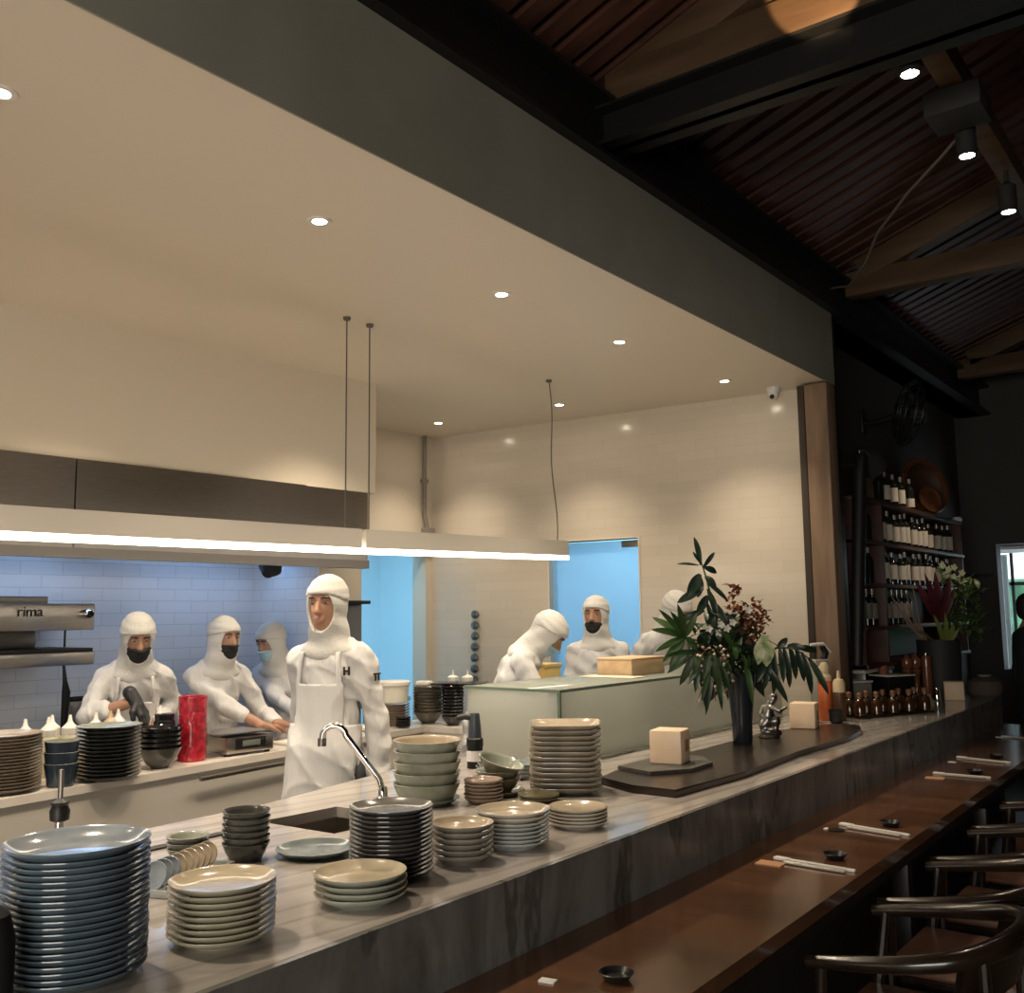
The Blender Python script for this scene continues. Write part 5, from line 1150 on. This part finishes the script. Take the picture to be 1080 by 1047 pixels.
def hand_prims(w, d, nrm, side, curl=.5, s=1.0, spread=1.0):
    """palm, four unequal jointed fingers and a thumb; d points along the hand, nrm out of its back, side toward the thumb"""
    w, d, nrm, side = nv(w), nv(d), nv(nrm), nv(side); out = [('k', .012, cap(w - d * .02, w + d * .03, .025 * s, .026 * s))]
    for i, (o, L) in enumerate(((.030, .072), (.010, .080), (-.010, .075), (-.029, .058))):
        kn = w + d * .088 * s + side * o * s * spread; kn = kn - d * abs(o - .01) * .25
        out.append(('k', .009, cap(w + side * o * .6 * s + d * .012, kn, .0145 * s, .0112 * s)))
        a1 = curl * .9; a2 = curl * 2.0
        d1 = d * math.cos(a1) - nrm * math.sin(a1); d2 = d * math.cos(a2) - nrm * math.sin(a2)
        m = kn + d1 * L * .55 * s; e = m + d2 * L * .5 * s
        out += [('k', .006, cap(kn, m, .0098 * s, .0088 * s)), ('k', .005, cap(m, e, .0088 * s, .0074 * s))]
    t0 = w + d * .025 * s + side * .026 * s; t1 = t0 + (d * .6 + side * .7 - nrm * .35) * .040 * s; t2 = t1 + (d * .9 + side * .1 - nrm * .4) * .034 * s
    return out + [('k', .008, cap(t0, t1, .014 * s, .0108 * s)), ('k', .005, cap(t1, t2, .0105 * s, .0085 * s))]
def unit(v): v = nv(v); return v / max(np.linalg.norm(v), 1e-9)
def ik(sh, wr, hint, l1, l2):
    d = wr - sh; L = min(np.linalg.norm(d), (l1 + l2) * .995); u = unit(d); wr = sh + u * L
    a = (l1 * l1 - l2 * l2 + L * L) / (2 * L); hgt = math.sqrt(max(l1 * l1 - a * a, 0)); h = hint - u * (hint @ u)
    return sh + u * a + unit(h) * hgt, wr

def person(label, pos, ang, H=1.75, lean=0, hyaw=0, hpitch=0, hroll=0, hands=(None, None), hints=((-.5, .4, -.8), (.5, .4, -.8)), mask=None, mask_top=-.030, opening=(0, -.115, -.026, .070, .090, .098),
           sleeve=(1.0, 1.0), glove=(False, False), apron=False, curl=(.5, .5), pdown=((0, 0, -1), (0, 0, -1)), chef=True, pal=None, res=.0078, name='person', hdir=(None, None)):
    s = H / 1.75; root = thing(name, label, 'person', pos, ang)
    Rw = rotz(ang); w2l = lambda p: Rw.T @ (nv(p) - nv(pos))
    P0 = nv((0, 0, .95 * s)); RL = rotx(lean)
    T = lambda p: P0 + RL @ (nv(p) * s)
    RH = rotz(hyaw) @ roty(hroll) @ rotx(hpitch)
    neck = T((0, .012, .50)); nt = T((0, -.004, .575)); hc = nt + RH @ (nv((0, -.022, .10)) * s)
    HD = lambda p: hc + RH @ (nv(p) * s)
    def he(c, r): return ell(HD(c), nv(r) * s, RH)
    cran = [he((0, .012, .035), (.074, .094, .086)), he((0, -.030, -.020), (.061, .066, .090))]
    jaw = [he((0, -.046, -.085), (.040, .040, .034))]
    face = [('k', .010, cap(HD((0, -.092, .014)), HD((0, -.113, -.026)), .0085 * s, .0125 * s)), ('k', .008, cap(HD((-.010, -.103, -.030)), HD((.010, -.103, -.030)), .0085 * s, .0085 * s)),
            ('k', .012, cap(HD((-.036, -.084, .034)), HD((.036, -.084, .034)), .011 * s, .011 * s)), ('k', .008, cap(HD((-.017, -.091, -.056)), HD((.017, -.091, -.056)), .0075 * s, .0075 * s)),
            ('k', .008, cap(HD((-.013, -.090, -.068)), HD((.013, -.090, -.068)), .008 * s, .008 * s)), ('k', .01, he((.066, .012, -.005), (.011, .02, .031))), ('k', .01, he((-.066, .012, -.005), (.011, .02, .031)))]
    nk = [cap(HD((0, .015, -.06)), neck, .050 * s, .058 * s)]
    torso = [ell(T((0, 0, .36)), nv((.140, .098, .20)) * s, RL), ell(T((0, -.008, .14)), nv((.132, .100, .20)) * s, RL), ell(P0 + nv((0, 0, -.03)), nv((.150, .108, .14)) * s), cap(T((-.115, .012, .440)), T((.115, .012, .440)), .052 * s, .052 * s), cap(T((-.115, .012, .445)), T((-.035, .014, .505)), .040 * s, .046 * s), cap(T((.115, .012, .445)), T((.035, .014, .505)), .040 * s, .046 * s), cap(neck, T((0, .01, .42)), .06 * s, .09 * s)]
    legs = []
    for sx in (-1, 1):
        hp = P0 + nv((sx * .085, 0, -.05)) * s; kn = nv((sx * .10, -.02, .50)) * s; an = nv((sx * .105, .02, .09)) * s
        legs += [cap(hp, kn, .082 * s, .056 * s), cap(kn, an, .054 * s, .038 * s), cap(an, nv((sx * .115, -.11, .04)) * s, .042 * s, .034 * s)]
    arms = []; sl = []; hnd = []; info = []
    for i, sx in enumerate((-1, 1)):
        sh = T((sx * .150, .012, .436)); l1, l2 = .285 * s, .255 * s
        tw = w2l(hands[i]) if hands[i] is not None else nv((sx * .225, -.02, .80)) * s
        el, wr = ik(sh, tw, nv(hints[i]), l1, l2)
        arms += [cap(sh, el, .046 * s, .038 * s), cap(el, wr, .038 * s, .026 * s)]
        d = unit(wr - el) if hdir[i] is None else unit(Rw.T @ nv(hdir[i])); back = unit(-nv(pdown[i]) + d * (nv(pdown[i]) @ d)); side = unit(np.cross(d, back)) * (-sx)
        hp = hand_prims(wr, d, back, side, curl[i], s); hnd.append(hp)
        sl.append((sh, el, el + (wr - el) * sleeve[i])); info.append((sh, el, wr, d))
    allp = torso + nk + cran + jaw + [('k', .012, he((0, -.03, -.05), (.05, .05, .05)))] + legs + arms
    G0 = lambda ps, m: (np.min([p_bounds(q[2] if q[0] == 'k' else q)[0] for q in ps], 0) - m, np.max([p_bounds(q[2] if q[0] == 'k' else q)[1] for q in ps], 0) + m)
    bodyp = allp + [q for h_ in hnd for q in h_] + face
    lo, hi = G0(bodyp, .03); g = Grid(lo, hi, res); D = g.field(bodyp, .022)
    # eye sockets pressed in
    for sx in (-1, 1):
        e = he((sx * .031, -.104, .012), (.019, .016, .013)); b0, b1 = p_bounds(e)
        q = tuple(slice(max(0, int((b0[i] - .04 - g.lo[i]) / g.h)), int((b1[i] + .04 - g.lo[i]) / g.h) + 2) for i in range(3))
        D[q] = -smin(-D[q], p_eval(e, *g.xyz(q)), .012)
    lips = HD((0, -.095, -.062))
    def mf(C):
        q = (C - lips) @ RH / s; return (((q[:, 0] / .020) ** 2 + (q[:, 2] / .0085) ** 2 < 1) & (np.abs(q[:, 1]) < .016)).astype(int)
    link('body', g.mesh(D, 'person_body', [pal.get('skin', m_skin) if pal else m_skin, m_lip], mf), root)
    for sx in (-1, 1):
        mb = MB().lathe([(.0001, -.0125), (.0068, -.0105)], 14, mi=1).lathe([(.0068, -.0105), (.0105, -.0068), (.0125, 0), (.0001, .010)], 14)
        M = Matrix(RH.tolist()).to_4x4(); M.translation = Vector(HD((sx * .031, -.0785, .010))); M = M @ Matrix.Diagonal((1, 1, .50, 1)) @ Matrix.Rotation(-PI / 2, 4, 'X')
        mb.v = [tuple(M @ Vector(v)) for v in mb.v]; part('eye', mb, [m_eyew, m_iris], root)
        bp = [HD((sx * .014, -.097, .030)), HD((sx * .030, -.0985, .035)), HD((sx * .048, -.086, .031))]
        part('eyebrow', MB().tube([tuple(v) for v in bp], [.003, .004, .002], 8), m_hairdark, root)
    # clothes
    if chef:
        ct_ = torso + [cap(a, b, .047 * s, .040 * s) for a, b, c in sl] + [cap(b, c, .040 * s, .036 * s) for a, b, c in sl] + [cap(P0 + nv((0, 0, .02)), P0 + nv((0, 0, -.22)) * s,   .142 * s, .155 * s)]
        lo, hi = G0(ct_, .05); g = Grid(lo, hi, .0085); D = g.field(ct_, .022, .015); X, Y, Z = g.xyz()
        D += .0045 * np.sin(34 * X + 14 * Z + 3 * np.sin(17 * Y)) * np.sin(23 * Z - 20 * Y + 2) + .003 * np.sin(57 * Z + 30 * X + 2 * np.sin(24 * Y + 9 * X)) + .0025 * np.sin(26 * X + 18 * Y + 2.5 * np.sin(7 * Z))
        def ridge(ph): return (1 - np.abs(np.sin(ph))) ** 2.5
        wb = 1.6 * np.sin(9 * Z + 5 * X) + 1.1 * np.sin(13 * X - 7 * Y + 3 * Z)
        D = D - .0075 * ridge(11 * X + 4 * Z + 5 * Y + wb) - .0065 * ridge(12 * Z - 9 * X + 6 * Y + 1.4 * wb + 1) + .006
        nz = RL @ nv((0, 0, 1)); nb = T((0, 0, .50)); D = np.maximum(D, (X - nb[0]) * nz[0] + (Y - nb[1]) * nz[1] + (Z - nb[2]) * nz[2] - .03)
        coat = link('coat', g.mesh(D, 'chef_coat', [m_cloth]), root)
        tr = legs[0:2] + legs[3:5] + [torso[2]]; lo, hi = G0(tr, .05); g = Grid(lo, hi, .012); link('trousers', g.mesh(g.field(tr, .03, .014), 'chef_trousers', [m_trous]), root)
        for c in (legs[2], legs[5]):
            lo, hi = G0([c], .04); g = Grid(lo, hi, .01); link('shoe', g.mesh(g.field([c], .02, .006), 'chef_shoe', [m_shoe]), root)
        if apron:
            lo, hi = G0(torso + legs, .06); lo[2] = .50; g = Grid(lo, hi, .008)
            sk = torso + [cap(P0 + nv((0, 0, .02)), P0 + nv((0, 0, -.42)) * s, .150 * s, .195 * s)]
            D = g.field(sk, .04, .016); X, Y, Z = g.xyz(); c = RL.T
            x, y, z = X - P0[0], Y - P0[1], Z - P0[2]; ty = c[1, 1] * y + c[1, 2] * z; tz = c[2, 1] * y + c[2, 2] * z
            up = z > 0; ty = np.where(up, ty, y + 0 * tz); tz = np.where(up, tz, z + 0 * tz)
            wb = 1.5 * np.sin(7 * Z + 4 * X) + .8 * np.sin(12 * X + 5 * Z)
            D = D - .002 + .002 * np.sin(30 * X + 9 * Z + 2 * np.sin(11 * Z)) - .007 * (1 - np.abs(np.sin(9 * X + 3.5 * Z + wb))) ** 3 - .004 * (1 - np.abs(np.sin(8 * Z - 5 * X + 1.5 * wb))) ** 3
            wdt = np.where(tz > .16 * s, .112 * s, .165 * s)
            reg = MX([np.abs(X) + 0 * ty - wdt, ty + .015 * s, tz - .335 * s, -tz - .42 * s]); st = MX([np.abs(np.abs(X) + 0 * ty - (.098 - .10 * np.clip(tz - .33 * s, 0, 1)) * s) - .011 * s, tz - .47 * s, ty + .0 * s, -tz + .30 * s])
            A = np.maximum(np.maximum(D - .016, -(D - .001)), np.minimum(reg, st))
            link('apron', g.mesh(A, 'chef_apron', [m_apron]), root)
        # hood
        hp = cran + jaw + [cap(HD((0, .018, -.05)), HD((0, .012, -.13)), .062 * s, .068 * s), cap(HD((0, .012, -.12)), T((0, .006, .475)), .068 * s, .088 * s), ell(T((0, .0, .465)), nv((.120, .092, .042)) * s, RL)]
        lo, hi = G0(hp, .05); g = Grid(lo, hi, .006); D = g.field(hp, .035, .0125); X, Y, Z = g.xyz()
        D += .002 * np.sin(70 * Z + 25 * X + 14 * Y)
        o = opening; e = he(o[:3], o[3:]); D = np.maximum(D, -p_eval(e, X, Y, Z)); link('hood', g.mesh(D, 'knit_hood', [m_hood]), root)
        # hem roll round the face opening
        # cap over the hood
        cp = [cran[0], he((0, -.02, .02), (.066, .078, .07))]; lo, hi = G0(cp, .06); g = Grid(lo, hi, .006); D = g.field(cp, .03, .0140); X, Y, Z = g.xyz()
        R = RH; hx_ = [(X - hc[0]), (Y - hc[1]), (Z - hc[2])]; ly = R[0, 1] * hx_[0] + R[1, 1] * hx_[1] + R[2, 1] * hx_[2]; lz = R[0, 2] * hx_[0] + R[1, 2] * hx_[1] + R[2, 2] * hx_[2]
        D = np.maximum(D, -(lz - (.046 - .30 * (ly + .09) / 1.0) * s)); D += .0012 * np.sin(160 * lz)
        link('cap', g.mesh(D, 'head_cap', [m_hood]), root)
    else:
        top = [torso[0], torso[1], torso[3]] + [cap(a, b, .058 * s, .05 * s) for a, b, c in sl] + [cap(b, c, .05 * s, .042 * s) for a, b, c in sl]
        lo, hi = G0(top, .05); g = Grid(lo, hi, .01); D = g.field(top, .03, .014); link('shirt', g.mesh(D, 'dark_shirt', [pal['shirt']]), root)
        tr = legs[0:2] + legs[3:5] + [torso[2]]; lo, hi = G0(tr, .05); g = Grid(lo, hi, .012); link('trousers', g.mesh(g.field(tr, .03, .014), 'dark_trousers', [pal['trousers']]), root)
        for c in (legs[2], legs[5]):
            lo, hi = G0([c], .04); g = Grid(lo, hi, .01); link('shoe', g.mesh(g.field([c], .02, .006), 'dark_shoe', [m_shoe]), root)
        hr = [he((0, .022, .045), (.078, .094, .082)), he((0, .05, -.02), (.066, .06, .07))]; lo, hi = G0(hr, .05); g = Grid(lo, hi, .007); D = g.field(hr, .03, .008); X, Y, Z = g.xyz()
        e = he((0, -.12, -.03), (.075, .09, .085)); D = np.maximum(D, -p_eval(e, X, Y, Z)); link('hair', g.mesh(D, 'dark_hair', [m_hairdark]), root)
    if mask is not None:
        mp = cran + jaw + [face[0], face[1], ('k', .012, he((0, -.03, -.05), (.05, .05, .05)))]
        lo, hi = G0(mp, .03); g = Grid(lo, hi, .005); D0 = g.field(mp, .03); X, Y, Z = g.xyz(); R = RH
        hx_ = [(X - hc[0]), (Y - hc[1]), (Z - hc[2])]; ly = R[0, 1] * hx_[0] + R[1, 1] * hx_[1] + R[2, 1] * hx_[2]; lz = R[0, 2] * hx_[0] + R[1, 2] * hx_[1] + R[2, 2] * hx_[2]; lx = R[0, 0] * hx_[0] + R[1, 0] * hx_[1] + R[2, 0] * hx_[2]
        tz = (mask_top - .10 * np.abs(lx) / s) * s
        D = MX([D0 - .0115, -(D0 + .006), lz - tz, -lz - .130 * s, ly + .005 * s]); D += .0012 * np.sin(220 * lz) * (lz > -.1)
        link('face_mask', g.mesh(D, 'face_mask', [mask]), root)
    for i in (0, 1):
        if glove[i]:
            ps = hnd[i] + [cap(info[i][2] - info[i][3] * .05 * s, info[i][2], .030 * s, .028 * s)]
            lo, hi = G0(ps, .02); g = Grid(lo, hi, .004); link('glove', g.mesh(g.field(ps, .009, .0055), 'rubber_glove', [m_glove]), root)
    return root
def face_to(pos, turn):
    """heading (about z) of a figure that looks toward the entrance, turned by so many degrees to its own left"""
    d = Vector((-pos[0], -pos[1])); return math.atan2(d.x, -d.y) + math.radians(turn)

def lw(pos, ang, p):
    c, s_ = math.cos(ang), math.sin(ang); return (pos[0] + c * p[0] - s_ * p[1], pos[1] + s_ * p[0] + c * p[1], pos[2] + p[2])
# the chef standing in the aisle
p = (-3.41, 3.095, 0); an = face_to(p, -27)
chef = person('person in white hood and long apron standing upright in the aisle', p, an, 1.80, 0, math.radians(3), math.radians(3), 0, hands=(lw(p, an, (-.10, .20, .93)), lw(p, an, (.245, .03, .80))),
              hints=((-1, .3, -.3), (.6, .6, -.2)), apron=True, opening=(0, -.115, -.024, .068, .090, .094), pdown=((0, 1, 0), (-1, 0, 0)))
p = (-4.81, 2.975, 0); an = face_to(p, 6)
person('person in white hood and black mask reaching with a black glove over squeeze bottles', p, an, 1.67, math.radians(13), math.radians(4), math.radians(20), 0, hands=((-4.475, 2.79, 1.215), (-4.66, 3.05, 1.10)),
       hints=((-.9, .2, -.5), (.2, .5, -1)), apron=True, mask=m_maskb, sleeve=(.35, 1.0), glove=(True, False), hdir=((.44, .33, -.82), None), pdown=((-.8, .55, -.2), (0, 0, -1)), curl=(.35, .5))
p = (-4.88, 3.515, 0); an = face_to(p, 22)
person('person in white hood and black mask resting both hands on the white board', p, an, 1.64, math.radians(14), math.radians(14), math.radians(6), 0, hands=((-4.44, 3.56, 1.015), (-4.48, 3.69, 1.02)),
       hints=((-.35, .5, -.9), (.5, .5, -.7)), mask=m_maskb, sleeve=(.4, .8), hdir=((.10, .98, -.10), (.15, .95, -.2)), curl=(.35, .4))
p = (-5.0, 4.15, 0); an = face_to(p, -24)
person('person in white hood and pale blue mask looking down beside the tiled corner', p, an, 1.60, math.radians(12), math.radians(-22), math.radians(16), 0, hands=((-4.64, 3.97, 1.04), (-4.60, 4.12, 1.04)),
       hints=((-.9, .3, -.5), (.9, .3, -.5)), hdir=((.9, -.1, -.15), (.9, -.3, -.15)), mask=m_maskw, sleeve=(.8, .85), curl=(.4, .4))
p = (-3.70, 4.60, 0)
person('person in white hood bending forward in profile behind the glass case', p, math.atan2(.795, .606) + PI / 2 - PI / 2 + math.radians(0) if False else math.atan2(.795, -.606), 1.74, math.radians(28), math.radians(-10), math.radians(44), 0, hands=((-3.22, 4.86, 1.05), (-3.34, 5.02, 1.05)),
       hints=((-.6, .3, -.6), (.6, .3, -.6)), mask=m_maskw)
p = (-3.52, 5.52, 0); an = face_to(p, -6)
person('person in white hood and lowered black mask standing before the blue glass door', p, an, 1.725, 0, math.radians(-10), 0, 0, mask=m_maskb, mask_top=-.042)
p = (-3.38, 6.03, 0); an = face_to(p, 38)
person('person in white hood with bowed head half hidden behind the flower arrangement', p, an, 1.80, math.radians(16), math.radians(0), math.radians(30), 0, hands=((-3.22, 5.80, 1.1), (-3.16, 6.05, 1.1)), opening=(0, -.115, -.03, .066, .085, .082))
p = (-1.57, 8.95, 0)
person('person in dark clothes standing against the bright window at the right picture edge', p, math.radians(120), 1.73, 0, 0, math.radians(5), 0, chef=False, res=.012,
       pal={'shirt': mat('dark navy shirt', (.022, .024, .030), .8), 'trousers': mat('black trousers', (.02, .02, .022), .8)})
# printed marks on the chef's sleeve and chest
bpy.context.view_layer.update()
def mark(px_dir, body, size, child):
    o = next(c for c in chef.children if c.name.startswith(child)); mw = o.matrix_world; inv = mw.inverted()
    bv = BVHTree.FromPolygons([v.co for v in o.data.vertices], [list(q.vertices) for q in o.data.polygons])
    a = inv @ Vector((0, 0, ZC)); d = (inv.to_3x3() @ Vector(px_dir)).normalized(); h, n, _, _ = bv.ray_cast(a, d)
    if h is None: return
    n = Vector((n.x, n.y, n.z * .3)).normalized()
    if n.dot(d) > 0: n = -n
    z = Vector((0, 0, 1)); x = z.cross(n).normalized(); y = n.cross(x); M = Matrix((x, y, n)).transposed().to_4x4(); M.translation = h + n * .004
    t = text(body, size, m_mark, chef, (0, 0, 0), (0, 0, 0), 'printed_mark', .002, .0018); t.matrix_basis = M
def pdir(px, py):
    u = (px - 540) / F_PX; v = -(py - 523.5) / F_PX; return _cx * u + _cy * v + _f
mark(pdir(397, 714), 'TT', .044, 'coat'); mark(pdir(365, 708), 'H', .050, 'coat')

# small metal figure on the wooden slab
m_pewter = mat('pewter', (.30, .28, .26), .32, 1, var=.3, vscale=30)
fg = thing('figurine', 'small pewter figurine of a crouching figure beside the dark vase', 'figurine', (-2.075, 4.85, .9795), YAW)
def fv(x, z, y=0): return nv((x, y, z))
fp = [ell(fv(0, .115), nv((.030, .026, .045))), cap(fv(-.015, .075), fv(.035, .085, -.012), .028, .022), cap(fv(.035, .085, -.012), fv(.030, .03, -.015), .020, .014), cap(fv(-.015, .075, .01), fv(.03, .065, .025), .024, .02), cap(fv(.03, .065, .025), fv(.045, .022, .02), .018, .013),
      cap(fv(0, .15), fv(.022, .185), .02, .016), ell(fv(.028, .197), nv((.022, .022, .026))), cap(fv(.01, .15, -.02), fv(.05, .135, -.03), .013, .011), cap(fv(.05, .135, -.03), fv(.085, .15, -.02), .010, .008), cap(fv(-.02, .15, .01), fv(-.035, .115), .014, .012), cap(fv(-.035, .115), fv(-.01, .09, -.02), .011, .009),
      cap(fv(-.03, .06), fv(.05, .022), .022, .016), ell(fv(.0, .03), nv((.045, .035, .025)))]
g = Grid(np.min([p_bounds(p_)[0] for p_ in fp], 0) - .02, np.max([p_bounds(p_)[1] for p_ in fp], 0) + .02, .0045)
link('figure', g.mesh(g.field(fp, .010), 'figurine_body', [m_pewter]), fg)
part('base', MB().lathe([(.052, 0), (.055, .004), (.05, .016), (.0001, .017)], 28), m_pewter, fg)
